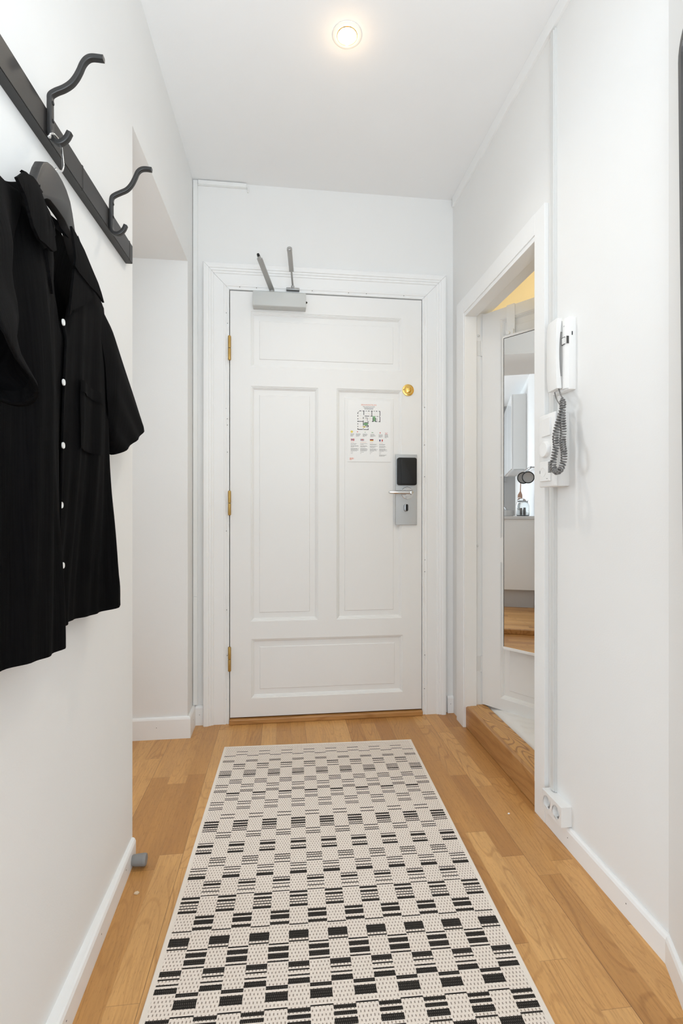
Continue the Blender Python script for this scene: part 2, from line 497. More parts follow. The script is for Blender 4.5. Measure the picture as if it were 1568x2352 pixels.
tag(obj('trim_entrance_gap_shade', b, M_DARKGAP), 'dark backing coloured as gap shade behind the entrance door edges', 'door frame', kind=S)
# oak sill under the entrance door
b = NB(); box(b, XL+.001, XR-.001, 2.438, 2.52, 0, .024, .004)
tag(obj('trim_entrance_sill', b, M_SILL), 'oak threshold strip under the entrance door', 'threshold', kind=S)

# ------------------------------------------------------------------ panelled leaf builder
def panel_leaf(b, W, Z0, Z1, T, panels, M, rail_gap=True):
    """leaf in local coords: x 0..W, y 0 (front) .. T, z; panels: list of (x0,x1,z0,z1)"""
    loc = bmesh.new()
    xs = sorted({0, W} | {p[0] for p in panels} | {p[1] for p in panels})
    zs = sorted({Z0, Z1} | {p[2] for p in panels} | {p[3] for p in panels})
    for x0, x1 in zip(xs, xs[1:]):
        for z0, z1 in zip(zs, zs[1:]):
            cx, cz = (x0+x1)/2, (z0+z1)/2
            if any(p[0] < cx < p[1] and p[2] < cz < p[3] for p in panels): continue
            loc.faces.new([loc.verts.new(c) for c in ((x0, 0, z0), (x1, 0, z0), (x1, 0, z1), (x0, 0, z1))])
    rings = [(0, 0), (.002, .0025), (.005, .003), (.0065, .0055), (.0095, .0065), (.011, .0095), (.0135, .0105), (.0145, .0125), (.040, .0125), (.0425, .0095)]
    for x0, x1, z0, z1 in panels:
        prev = None
        for ins, d in rings:
            rg = [loc.verts.new(c) for c in ((x0+ins, d, z0+ins), (x1-ins, d, z0+ins), (x1-ins, d, z1-ins), (x0+ins, d, z1-ins))]
            if prev:
                for k in range(4): loc.faces.new([prev[k], prev[(k+1) % 4], rg[(k+1) % 4], rg[k]])
            prev = rg
        loc.faces.new(prev)
    # sides and back
    c = [(0, Z0), (W, Z0), (W, Z1), (0, Z1)]
    F = [loc.verts.new((x, 0, z)) for x, z in c]; Bk = [loc.verts.new((x, T, z)) for x, z in c]
    for k in range(4): loc.faces.new([F[k], F[(k+1) % 4], Bk[(k+1) % 4], Bk[k]])
    loc.faces.new(Bk)
    merge(b, loc, 0, M)

# entrance door
D1 = root('door_1', (.225, 2.48, 0), 'white panelled entrance door at the end of the hallway', 'door', kind=S)
LX0, LX1 = -.2455, .701
pan = [(-.147, .598, 1.725, 1.993), (-.147, .179, .491, 1.632), (.271, .600, .491, 1.632), (-.145, .605, .119, .405)]
pan = [(a-LX0, c-LX0, d, e) for a, c, d, e in pan]
b = NB(); panel_leaf(b, LX1-LX0, .030, 2.088, .045, pan, Matrix.Translation((LX0, 2.455, 0)))
leaf = obj('door_leaf', b, M_DOOR, D1)
for zc in (1.809, 1.064, .314):
    b = NB()
    for z0, z1 in ((zc-.0605, zc-.0012), (zc+.0012, zc+.0605)):
        lathe(b, [(.0058, z0+.0025), (.0072, z0+.005), (.0072, z1-.003), (.0066, z1)] if z0 < zc-.01 else [(.0066, z0), (.0072, z0+.003), (.0072, z1-.005), (.0055, z1-.001), (.0, z1)], (-.2475, 2.447, 0), (0, 0, 1), 16)
    lathe(b, [(.005, zc-.002), (.005, zc+.002)], (-.2475, 2.447, 0), (0, 0, 1), 12, 1)
    box(b, -.2475, -.2440, 2.447, 2.470, zc-.045, zc+.045)
    h = obj('hinge', b, [M_BRASS, M_DARKGAP], D1, True, 40); h['label'] = 'aged brass barrel hinge'
# lock case
b = NB(); box(b, .5665, .676, 2.4475, 2.4552, .957, 1.310, .0012)
lp = obj('lock_plate', b, M_LOCKPLATE, D1); lp['label'] = 'grey steel electronic lock plate'
b = NB()
def rrect(cx, cz, w, h, r, n=6):
    pts = []
    for sx, sz, a0 in ((1, 1, 0), (-1, 1, 90), (-1, -1, 180), (1, -1, 270)):
        for k in range(n+1):
            a = math.radians(a0+90*k/n)
            pts.append((cx+sx*(w/2-r)+r*math.cos(a), cz+sz*(h/2-r)+r*math.sin(a)))
    return pts
prism(b, rrect(.6215, 1.2240, .098, .137, .010), 'y', 2.4285, 2.449, bev=.003)
prism(b, rrect(.6290, 1.2235, .078, .124, .008), 'y', 2.4262, 2.429, bev=.0008)
o = obj('card_reader', b, M_READER, lp, True, 30); o['label'] = 'black card reader cover'
b = NB()
lathe(b, [(.0305, 0), (.0305, .0055), (.029, .007), (.0, .007)], (.624, 2.4475, 1.1165), (0, -1, 0), 36)
ro = obj('rosette', b, M_CHROME, lp, True, 35)
b = NB()
for dz in (-.0195, .0195):
    lathe(b, [(.0038, 0), (.0038, .0012), (.0, .0016)], (.618, 2.4405, 1.1165+dz), (0, -1, 0), 12)
obj('screw', b, M_STEEL, ro, True, 35)
b = NB()
lathe(b, [(.0115, 0), (.0105, .028), (.0105, .050), (.008, .054), (.0, .055)], (.633, 2.4415, 1.1175), (0, -1, 0), 24)
pth = [(.633, 2.397, 1.1175), (.622, 2.396, 1.1175), (.61, 2.396, 1.1175), (.57, 2.396, 1.1175), (.534, 2.3965, 1.1175), (.527, 2.399, 1.1175), (.524, 2.404, 1.1175)]
tube(b, pth, [.0095, .0092, .0088, .0086, .0086, .0082, .006], 16)
o = obj('lever_handle', b, M_CHROME, lp, True, 40)
b = NB()
prism(b, rrect(.617, 1.043, .019, .036, .009), 'y', 2.430, 2.4478, bev=.0015)
tt = obj('thumb_turn', b, M_STEEL, lp, True, 35)
b = NB(); prism(b, rrect(.6195, 1.0435, .0125, .034, .006), 'y', 2.4285, 2.4305)
obj('thumb_turn_insert', b, M_READER, tt, True, 35)
# brass night latch
b = NB(); lathe(b, [(.0295, 0), (.0295, .003), (.0285, .0045), (.024, .0055), (.0225, .0058), (.0215, .0068), (.0, .0068)], (.6315, 2.455, 1.634), (0, -1, 0), 40)
dl = obj('deadbolt', b, M_BRASS2, D1, True, 30); dl['label'] = 'round brass deadbolt rosette'
b = NB()
lathe(b, [(.0145, 0), (.0145, .003), (.013, .004), (.0, .004)], (.634, 2.4482, 1.634), (0, -1, 0), 30)
prism(b, rrect(.6345, 1.635, .010, .024, .004), 'y', 2.438, 2.445, bev=.001)
obj('deadbolt_knob', b, M_BRASS2, dl, True, 35)
b = NB()
for dx in (-.0225, .0205):
    lathe(b, [(.003, 0), (.003, .0008), (.0, .0012)], (.6315+dx, 2.4495, 1.635), (0, -1, 0), 10)
lathe(b, [(.0025, 0), (.0, .001)], (.629, 2.4445, 1.644), (0, -1, 0), 10)
obj('deadbolt_screw', b, M_NAILHOLE, dl, True)

# ------------------------------------------------------------------ door closer (case on the leaf, arms on leaf and frame)
DC = root('door_closer', (-.01, 2.455, 2.0), 'grey box-shaped door closer with two unjoined arms at the door top', 'door closer')
b = NB(); prism(b, [(2.455, 2.003), (2.455, 2.078), (2.413, 2.076), (2.405, 2.070), (2.405, 2.006), (2.409, 2.003)], 'x', -.135, .117, bev=.0015)
cb = obj('closer_case', b, M_CLOSER, DC, True, 30)
b = NB(); lathe(b, [(.0125, 0), (.0125, .002), (.0105, .002), (.0105, .0008), (.0, .0008)], (-.043, 2.432, 2.0035), (0, 0, -1), 24)
obj('spindle_cap', b, M_CLOSER, cb, True, 35)
b = NB(); lathe(b, [(.0052, 0), (.0052, .004), (.003, .008), (0, .009)], (.1165, 2.43, 2.038), (1, 0, 0), 12)
obj('valve_screw', b, M_READER, cb, True, 35)
b = NB()
lathe(b, [(.011, 0), (.011, .012), (.0, .012)], (-.045, 2.435, 2.0775), (0, 0, 1), 16)
A0 = Vector((-.045, 2.435, 2.0905)); A1 = Vector((-.096, 2.238, 2.143))
tube(b, [A0, A0.lerp(A1, .5), A1], 1, section=[(-.0025, -.0118), (.0025, -.0118), (.0025, .0118), (-.0025, .0118)])
tube(b, [A1, A1+(A1-A0).normalized()*.016], .0075, 12)
obj('main_arm', b, M_ARM, DC, True, 30)
b = NB(); tube(b, [A1+(A1-A0).normalized()*.014, A1+(A1-A0).normalized()*.024], .0058, 10)
obj('arm_pivot', b, M_READER, DC, True, 40)
b = NB()
B0 = Vector((.054, 2.425, 2.118)); B1 = Vector((.036, 2.23, 2.181))
d = (B1-B0)
tube(b, [B0, B0+d*.45], .0045, 10)
tube(b, [B0+d*.42, B0+d*.50, B0+d*.60, B0+d*1.0], 1, section=[(-.0035, -.0105), (.0035, -.0105), (.0035, .0105), (-.0035, .0105)])
lathe(b, [(.0118, -.005), (.0118, .005), (.007, .005), (.007, -.005), (.0118, -.005)], B1+d*.03, (0.05, -.32, -.95), 18, caps=False)
obj('link_arm', b, M_ARM, DC, True, 30)
b = NB(); box(b, .024, .087, 2.430, 2.4525, 2.098, 2.104, .001); box(b, .024, .087, 2.4485, 2.4535, 2.098, 2.116, .001)
lathe(b, [(.008, 0), (.008, .012), (0, .014)], (.054, 2.430, 2.103), (0, 0, 1), 14)
br = obj('arm_bracket', b, M_STEEL, DC, True, 30)
for x in (.037, .076):
    b = NB(); lathe(b, [(.0045, 0), (.004, .003), (0, .0035)], (x, 2.4485, 2.108), (0, -1, 0), 10)
    obj('bracket_screw', b, M_READER, br, True)

# ------------------------------------------------------------------ fire instruction notice
PX0, PX1, PZ0, PZ1 = .3265, .5445, 1.272, 1.5755
yF = 2.4645
PO = root('fire_instruction_notice', (.435, 2.4655, 1.42), 'white printed fire instruction sheet with floor plan and flags on the entrance door', 'sign')
b = NB(); box(b, PX0, PX1, yF-.0024, yF+.0006, PZ0, PZ1, .0006)
obj('sheet', b, M_PAPER, PO)
yP = yF-.0026
def ink(name, col): return mat('ink_'+name, col, .6)
I_OR, I_DK, I_GY, I_GN, I_RD, I_YE, I_BL, I_WH, I_PK = (ink('orange', (.75, .22, .10)), ink('dark', (.06, .06, .065)), ink('grey', (.34, .34, .34)), ink('green', (.20, .40, .20)),
    ink('red', (.62, .07, .06)), ink('yellow', (.80, .66, .12)), ink('blue', (.03, .05, .22)), ink('white', (.88, .88, .88)), ink('pink', (.80, .60, .52)))
def rect(b, x0, z0, x1, z1, mi=0, dy=0):
    vs = [b.verts.new((x, yP-dy, z)) for x, z in ((x0, z0), (x1, z0), (x1, z1), (x0, z1))]
    f = b.faces.new(vs); f.material_index = mi
# poster coordinates measured from its top-left, in a 1500x2160 unit sheet
def U(x): return PX0+(x/1500)*(PX1-PX0)
def V(y): return PZ1-(y/2160)*(PZ1-PZ0)
def text_mesh(b, txt, cx, cz, size, mi=0, left=False):
    cu = bpy.data.curves.new('t', 'FONT'); cu.body = txt; cu.size = size; cu.align_x = 'LEFT' if left else 'CENTER'; cu.align_y = 'CENTER'
    o = bpy.data.objects.new('t', cu); COL.objects.link(o)
    dg = bpy.context.evaluated_depsgraph_get(); me = bpy.data.meshes.new_from_object(o.evaluated_get(dg))
    t = bmesh.new(); t.from_mesh(me)
    merge(b, t, mi, Matrix.Translation((cx, yP, cz)) @ Matrix.Rotation(PI/2, 4, 'X'))
    bpy.data.objects.remove(o); bpy.data.curves.remove(cu); bpy.data.meshes.remove(me)
b = NB(); text_mesh(b, 'BRANNINSTRUKS', U(735), V(140), .0098); obj('heading_text', b, I_OR, PO)
b = NB(); text_mesh(b, 'FIRE INSTRUCTIONS', U(735), V(203), .0066)
for y, w in ((245, 170), (282, 150)):
    x = U(735-w)
    while x < U(735+w):
        w2 = random.uniform(.002, .006); rect(b, x, V(y)-.0011, min(x+w2, U(735+w)), V(y)+.0011); x += w2+.001
obj('subheading_text', b, I_DK, PO)
# floor plan
b = NB()
T2 = 11
def hl(x0, x1, y, mi=0, t=T2): rect(b, U(x0), V(y+t), U(x1), V(y-t), mi)
def vl(x, y0, y1, mi=0, t=T2): rect(b, U(x-t), V(y1), U(x+t), V(y0), mi)
for x0, x1 in ((420, 475), (515, 585), (625, 660), (700, 765), (805, 870), (910, 940), (980, 1030), (1080, 1130)): hl(x0, x1, 355)
for y0, y1 in ((410, 465), (510, 560), (620, 660), (705, 750), (800, 840), (890, 925), (970, 1025)): vl(352, y0, y1)
for k in range(2): rect(b, U(368+k*34), V(405-k*34), U(390+k*34), V(383-k*34))
vl(1122, 355, 520); vl(1122, 550, 740); hl(345, 525, 1015); hl(550, 722, 1015); vl(712, 975, 1025); vl(712, 850, 930)
vl(558, 355, 500); hl(590, 750, 535); hl(790, 860, 535); vl(840, 360, 530); hl(1010, 1050, 540); hl(1085, 1110, 540)
hl(345, 545, 728); vl(540, 570, 640); vl(540, 690, 760); vl(540, 730, 880); vl(540, 970, 1000); hl(590, 720, 868); hl(600, 720, 915)
hl(600, 690, 600, t=7); vl(682, 600, 700, t=7); hl(690, 730, 728); hl(840, 900, 725); hl(950, 1030, 725); hl(1075, 1130, 725); vl(968, 590, 730)
vl(1015, 600, 700, t=6); vl(880, 590, 725); hl(580, 720, 768); vl(712, 768, 800)
rect(b, U(865), V(715), U(960), V(550), 1, -.0001); rect(b, U(860), V(545), U(975), V(528), 1)
rect(b, U(555), V(855), U(700), V(780), 1, -.0001)
for q in ((360, 636, 520, 630), (590, 640, 670, 634), (590, 672, 670, 666), (700, 606, 830, 600), (770, 720, 776, 610), (730, 490, 830, 484), (725, 480, 731, 400), (400, 920, 500, 914), (430, 520, 470, 512), (430, 838, 465, 830), (640, 465, 680, 458), (920, 465, 960, 458)):
    rect(b, U(q[0]), V(q[1]), U(q[2]), V(q[3]), 2)
rect(b, U(505), V(925), U(635), V(905), 3, .0001); rect(b, U(545), V(950), U(600), V(895), 3, .0001)
obj('floor_plan', b, [I_DK, I_GN, I_PK, I_YE], PO)
# legend symbols
b = NB()
def disc(cx, cy, r, mi):
    vs = [b.verts.new((U(cx+r*math.cos(a)), yP, V(cy+r*math.sin(a)))) for a in [2*PI*k/20 for k in range(20)]]
    f = b.faces.new(vs); f.material_index = mi
LG = [I_YE, I_RD, I_OR, I_GN]
def sym(): return obj('legend_symbol', b, LG, PO)
disc(143, 1098, 42, 0); sym(); b = NB(); disc(340, 1098, 18, 1); sym(); b = NB(); disc(606, 1110, 14, 3); sym(); b = NB()
rect(b, U(828), V(1126), U(890), V(1104), 3); sym(); b = NB(); rect(b, U(1116), V(1145), U(1140), V(1095), 1); sym(); b = NB()
for i in range(3):
    for j in range(3):
        if (i+j) % 2 == 0: rect(b, U(1305+i*26), V(1112+j*24+20), U(1325+i*26), V(1112+j*24), 1)
obj('legend_pattern', b, LG, PO)
# flags
def flag(x, y, kind):
    b = NB(); w, h = 122, 72
    R = lambda a, c, d, e, mi, k=0: rect(b, U(x+a*w), V(y+e*h), U(x+d*w), V(y+c*h), mi, k*.00008)
    if kind == 'n':
        R(0, 0, 1, 1, 0); R(.27, 0, .5, 1, 1, 1); R(0, .36, 1, .64, 1, 1); R(.33, 0, .44, 1, 2, 2); R(0, .43, 1, .57, 2, 2)
    elif kind == 'u':
        R(0, 0, 1, 1, 2)
        for s in (0, 1):
            vs = [b.verts.new((U(x+a*w), yP-.00008, V(y+c*h))) for a, c in (((0, 0), (.12, 0), (1, 1), (.88, 1)) if s == 0 else ((.88, 0), (1, 0), (.12, 1), (0, 1)))]
            b.faces.new(vs).material_index = 1
        R(.38, 0, .62, 1, 1, 2); R(0, .33, 1, .67, 1, 2); R(.43, 0, .57, 1, 0, 3); R(0, .41, 1, .59, 0, 3)
    elif kind == 'g': R(0, 0, 1, .33, 3); R(0, .33, 1, .67, 0); R(0, .67, 1, 1, 4)
    else: R(0, 0, .33, 1, 2); R(.33, 0, .67, 1, 1); R(.67, 0, 1, 1, 0)
    o = obj('flag', b, [I_RD, I_WH, I_BL, I_DK, I_YE], PO)
    o['label'] = {'n': 'red flag with blue and white cross', 'u': 'blue flag with red and white crosses', 'g': 'black, red and yellow flag', 'f': 'blue, white and red flag'}[kind]
flag(112, 1345, 'n'); flag(442, 1345, 'u'); flag(772, 1350, 'g'); flag(1100, 1358, 'f')
# lines of small print
b = NB()
def para(x, y, w, n, lh=22, mi=0, th=6):
    for k in range(n):
        ww = w*random.uniform(.72, 1.0) if k < n-1 else w*random.uniform(.35, .8)
        q = x
        while q < x+ww:
            w2 = random.uniform(18, 60); rect(b, U(q), V(y+k*lh+th), U(min(q+w2, x+ww)), V(y+k*lh-th), mi); q += w2+9
for x, w, n, y in ((100, 130, 5, 1170), (290, 165, 5, 1168), (525, 165, 5, 1172), (790, 185, 5, 1178), (1080, 160, 5, 1190), (1290, 150, 6, 1182)): para(x, y, w, n)
for x in (110, 440, 772, 1098):
    hgt = 1470 if x < 700 else 1478
    para(x, hgt, 270, 1, mi=1, th=9)
    para(x, hgt+52, 270, 2); para(x, hgt+122, 280, 3); para(x, hgt+214, 280, 5); para(x, hgt+345, 190, 1); para(x, hgt+392, 90, 1)
para(1098, 1910, 280, 3)
obj('small_text', b, [I_GY, I_PK], PO)
b = NB(); para(70, 2030, 160, 3, 30, 0, 9); obj('footer_text', b, I_OR, PO)

# ------------------------------------------------------------------ bathroom doorway
b = NB()
def frame_board(y0, y1, z0, z1): box(b, .855, .871, y0, y1, z0, z1, .0015)
frame_board(1.546, 1.6115, 0, 2.033)
frame_board(2.2825, 2.374, 0, 2.037)
frame_board(1.6115, 2.2825, 1.9625, 2.035)
tag(obj('trim_bathroom_casing', b, M_TRIM), 'flat white casing around the bathroom doorway', 'door frame', kind=S)
b = NB()
# jamb boards with rebate
for y0, y1, s in ((1.600, 1.618, 1), (2.272, 2.294, -1)):
    box(b, .858, .917, y0, y1, .10, 1.975, .001)
    yy = (1.600, 1.609) if s == 1 else (2.285, 2.294)
    box(b, .917, .985, yy[0], yy[1], .10, 1.975, .001)
box(b, .859, .917, 1.600, 2.294, 1.945, 1.98, .0015); box(b, .917, .985, 1.600, 2.294, 1.966, 1.98, .001)
tag(obj('trim_bathroom_jamb', b, M_TRIM), 'rebated white jamb lining the bathroom doorway', 'door frame', kind=S)
WS = root('wooden_step', (.92, 1.95, 0), 'raised oak step with grained tread at the bathroom doorway', 'step')
b = NB(); box(b, .8685, .888, 1.60, 2.294, .0005, .1035, .003); obj('riser', b, M_RISER, WS)
b = NB(); box(b, .886, .965, 1.60, 2.294, .082, .1045, .0015); obj('tread', b, M_TREAD, WS)

# inner door, ajar into the bathroom
TH = math.radians(34.5)
HX, HY = .945, 2.273
dvec = Vector((math.sin(TH), -math.cos(TH), 0)); nvec = Vector((-math.cos(TH), -math.sin(TH), 0))
MD = Matrix(((dvec.x, -nvec.x, 0, HX), (dvec.y, -nvec.y, 0, HY), (0, 0, 1, 0), (0, 0, 0, 1)))   # local x along leaf, local y into the leaf
D2 = root('door_2', (HX, HY, .1), 'white panelled inner door standing ajar into the bathroom', 'door', kind=S)
b = NB(); panel_leaf(b, .645, .112, 1.955, .038, [(.095, .55, 1.19, 1.905), (.095, .55, .90, 1.183), (.095, .55, .165, .79)], MD)
obj('door_leaf', b, M_DOOR, D2)
for zc in (1.80, .30):
    b = NB(); tube(b, [MD @ Vector((-.006, .004, zc-.038)), MD @ Vector((-.006, .004, zc+.038))], .0055, 12)
    prism(b, [(0, zc-.035), (.03, zc-.035), (.03, zc+.035), (0, zc+.035)], 'y', -.0008, .0006, 0, Matrix.Translation((.917, 2.2838, 0)))
    h = obj('hinge', b, M_PLASTIC2, D2, True, 40); h['label'] = 'painted white hinge'
b = NB(); lathe(b, [(.006, 0), (.006, .002), (0, .003)], (.925, 2.2846, .86), (0, -1, 0), 12); lathe(b, [(.006, 0), (.006, .002), (0, .003)], (.93, 2.2846, 1.86), (0, -1, 0), 12)
obj('screw_cap', b, M_PLASTIC2, D2, True)

# hanging mirror on the inner door
MR = root('hanging_mirror', tuple(MD @ Vector((.29, -.02, 1.1))), 'tall narrow white-framed mirror hung over the ajar inner door', 'mirror')
MX0, MX1, MZ0, MZ1 = .129, .46, .415, 1.803
b = NB()
fw = .006
for x0, x1, z0, z1 in ((MX0-fw, MX0, MZ0-fw, MZ1+fw), (MX1, MX1+fw, MZ0-fw, MZ1+fw), (MX0, MX1, MZ0-fw-.006, MZ0), (MX0, MX1, MZ1, MZ1+fw+.004)):
    box(b, x0, x1, -.032, -.012, z0, z1, .001, M=MD)
box(b, MX0, MX1, -.020, -.012, MZ0, MZ1, M=MD)
obj('mirror_frame', b, M_TRIM, MR)
b = NB()
for x0, x1, z0, z1 in ((MX0, MX0+.002, MZ0, MZ1), (MX0, MX1, MZ1-.002, MZ1)):
    box(b, x0, x1, -.0305, -.0285, z0, z1, M=MD)
obj('mirror_bevel_edge', b, M_DARKFRAME, MR)
b = NB(); box(b, MX0, MX1, -.0295, -.0205, MZ0, MZ1, M=MD)
obj('mirror_glass', b, M_MIRROR, MR)
for xs in (.129, .405):
    b = NB()
    box(b, xs, xs+.040, -.0035, -.0012, 1.80, 1.957, M=MD); box(b, xs, xs+.040, -.0035, .0425, 1.9562, 1.9586, M=MD); box(b, xs, xs+.040, .0395, .0425, 1.90, 1.957, M=MD)
    box(b, xs-.0, xs+.038, -.014, -.0015, 1.80, 1.842, .001, M=MD)
    hk = obj('over_door_hook', b, M_TRIM, MR)
    b = NB(); o3 = MD @ Vector((xs+.016, -.013, 1.826)); lathe(b, [(.008, 0), (.0095, .002), (.0095, .010), (.0075, .012), (0, .012)], o3, nvec, 18)
    obj('hook_knob', b, M_TRIM, hk, True, 35)

# bath mat
b = NB()
def matz(u, v):
    x = .972+u*.62; y = 1.50+v*.80
    e = min(u, 1-u, v, 1-v); h = .026*(1-math.exp(-e*30))
    return (x, y, .088+h+.0025*math.sin(u*61+v*23)*math.sin(v*57)+.0015*random.random())
grid(b, matz, 60, 70)
box(b, .975, 1.588, 1.504, 2.296, .0882, .094)
tag(obj('bath_mat', b, M_PLUSH, None, True), 'fluffy white bath mat under the ajar inner door', 'mat')

# ------------------------------------------------------------------ mouldings and cable trunking
b = NB(); box(b, .8585, .871, 1.02, 2.448, 2.5665, HC, .0015)
box(b, .8595, .871, 1.02, 2.448, 2.578, 2.5795)
tag(obj('trim_ceiling_right', b, M_TRIM), 'white strip along the top of the right wall under the ceiling', 'moulding', kind=S)
TR = root('cable_trunking', (.864, 1.506, .145), 'vertical white cable trunking on the right wall from ceiling strip to double socket', 'cable trunking', 'white cable trunking')
b = NB(); box(b, .862, .871, 1.4962, 1.5155, .128, 2.558); obj('trunking_base', b, M_TRUNK, TR)
b = NB(); box(b, .857, .8632, 1.497, 1.5148, .130, 1.105, .001); box(b, .857, .8632, 1.497, 1.5148, 1.312, 2.552, .001); obj('trunking_lid', b, M_TRUNK, TR)
TL = root('cable_trunking', (-.41, 2.46, .09), 'vertical white cable trunking in the far left corner beside the entrance casing', 'cable trunking', 'white cable trunking')
b = NB(); box(b, -.4205, -.3985, 2.460, 2.4705, .096, 2.612); obj('trunking_base', b, M_TRUNKW, TL)
b = NB(); box(b, -.4185, -.4005, 2.4555, 2.461, .10, .615, .0008); box(b, -.4185, -.4005, 2.4555, 2.461, .6165, 2.606, .0008); obj('trunking_lid', b, M_TRUNKW, TL)
TH2 = root('cable_trunking', (-.28, 2.46, 2.60), 'short horizontal white cable trunking under the ceiling left of the door', 'cable trunking', 'white cable trunking')
b = NB(); box(b, -.397, -.168, 2.459, 2.4705, 2.590, 2.613); obj('trunking_base', b, M_TRUNKW, TH2)
b = NB(); box(b, -.396, -.169, 2.4545, 2.4605, 2.592, 2.611, .001); obj('trunking_lid', b, M_TRUNKW, TH2)
b = NB(); tube(b, catmull([(-.172, 2.464, 2.599), (-.164, 2.463, 2.597), (-.160, 2.463, 2.588), (-.161, 2.464, 2.572)], 5), .003, 8)
obj('cable_end', b, M_PLASTIC, TH2, True)
b = NB(); lathe(b, [(.028, 0), (.028, .0015), (.0, .002)], (.665, 2.352, HC+.0003), (0, 0, -1), 32)
tag(obj('ceiling_cover_plate', b, M_CEIL, None, True, 30), 'faint round blanking plate on the ceiling near the far right corner', 'cover plate')

b = NB(); bmesh.ops.create_icosphere(b, subdivisions=2, radius=.004, matrix=Matrix.Translation((.7608, 1.6061, .0022)) @ Matrix.Diagonal((1, .7, .55, 1)))
tag(obj('paint_chip', b, M_TRIM, None, True), 'tiny white crumb on the parquet between rug and bathroom step', 'crumb')
b = NB(); prism(b, [(-.390, 1.386), (-.380, 1.383), (-.376, 1.389), (-.382, 1.394), (-.388, 1.392)], 'z', .0002, .0035, bev=.0006)
tag(obj('wood_chip', b, mat('pale_chip', (.70, .55, .38), .7)), 'pale flake on the parquet in front of the grey door stop', 'crumb')

# ------------------------------------------------------------------ ceiling downlight
DLT = root('recessed_downlight', (.218, 1.6577, HC), 'warm lit round recessed downlight in the ceiling', 'ceiling light')
b = NB(); lathe(b, [(.0495, .0003), (.0495, .0022), (.047, .004), (.0375, .0055), (.0345, .0045), (.034, .001)], (.218, 1.6577, HC), (0, 0, -1), 48, caps=False)
obj('trim_ring', b, mat('downlight_white', (.86, .84, .80), .4), DLT, True, 40)
b = NB(); lathe(b, [(.0345, .0045), (.0325, .0062), (.031, .0045), (.0305, .001)], (.218, 1.6577, HC), (0, 0, -1), 48, caps=False)
obj('inner_ring', b, M_BRASS2, DLT, True, 60)
b = NB(); lathe(b, [(.0300, .0008), (.0285, .0055), (.022, .0095), (.010, .0118), (0, .0122)], (.218, 1.6577, HC), (0, 0, -1), 40, caps=False)
obj('lamp', b, M_BULB, DLT, True)

# ------------------------------------------------------------------ coat rack
CR = root('coat_rack', (-.425, 1.1, 1.72), 'black wall coat rack with forged hooks on the left wall', 'coat rack')
def wallx(y): return -.437
b = NB()
ya, yb = .35, 1.476
def rz(y): return 1.7330+(y-.80)*.0560     # top edge, the rail climbs slightly towards the door
loc = bmesh.new()
DEP = .0188
A = []
for y in (ya, yb):
    xb = wallx(y)-.0008; xf = wallx(y)+DEP
    A.append([loc.verts.new(c) for c in ((xb, y, rz(y)-.051), (xf, y, rz(y)-.051), (xf, y, rz(y)), (xb, y, rz(y)))])
for k in range(4): loc.faces.new([A[0][k], A[0][(k+1) % 4], A[1][(k+1) % 4], A[1][k]])
loc.faces.new(A[0]); loc.faces.new(A[1][::-1])
bmesh.ops.recalc_face_normals(loc, faces=loc.faces)
bmesh.ops.bevel(loc, geom=list(loc.edges), offset=.0012, segments=2, affect='EDGES')
merge(b, loc)
rail = obj('rail', b, M_BLACK, CR)
b = NB()
for y in (1.118, 1.448):
    xf = wallx(y)+DEP
    b = NB(); box(b, xf-.004, xf+.0004, y-.0025, y+.0025, rz(y)-.051, rz(y)+.0003)
    obj('groove', b, M_DARKGAP, rail)
SEC = [(-.0052, -.0042), (.0052, -.0042), (.0052, .0042), (-.0052, .0042)]
SEC = [(a, c) for a, c in rrect(0, 0, .0115, .0092, .0022, 3)]
def hook(y, dz, up, low):
    b = NB()
    pts = [(x, y, z) for x, z in (low[::-1]+up)]
    # the hook bar leans on the rail front and bends out at both ends
    tube(b, catmull(pts, 5), 1, section=SEC)
    h = obj('hook', b, M_HOOK, CR, True, 40)
    for z in (low[0][1]-.002, low[0][1]-.034):
        b = NB(); lathe(b, [(.0036, 0), (.003, .0014), (0, .0018)], (low[0][0]+.0045, y, z), (1, 0, 0), 10)
        obj('hook_screw', b, M_READER, h, True)
up2 = [(-.4115, 1.787), (-.404, 1.794), (-.392, 1.8005), (-.377, 1.809), (-.366, 1.822), (-.358, 1.838), (-.3515, 1.8535), (-.343, 1.8615), (-.332, 1.864), (-.318, 1.863)]
low2 = [(-.4135, 1.774), (-.4135, 1.750), (-.4135, 1.728), (-.4130, 1.713), (-.409, 1.702), (-.399, 1.699), (-.390, 1.7035), (-.3835, 1.712), (-.3795, 1.7215)]
hook(1.283, 0, up2, low2)
up1 = [(-.4125, 1.766), (-.404, 1.7735), (-.390, 1.781), (-.378, 1.7905), (-.3695, 1.802), (-.363, 1.815), (-.3575, 1.8285), (-.3505, 1.838), (-.341, 1.8425), (-.3215, 1.8425)]
low1 = [(-.4134, 1.755), (-.4134, 1.735), (-.4134, 1.711), (-.4125, 1.697), (-.4075, 1.686), (-.399, 1.682), (-.391, 1.6855), (-.3845, 1.693), (-.3800, 1.7025)]
hook(.957, 0, up1, low1)

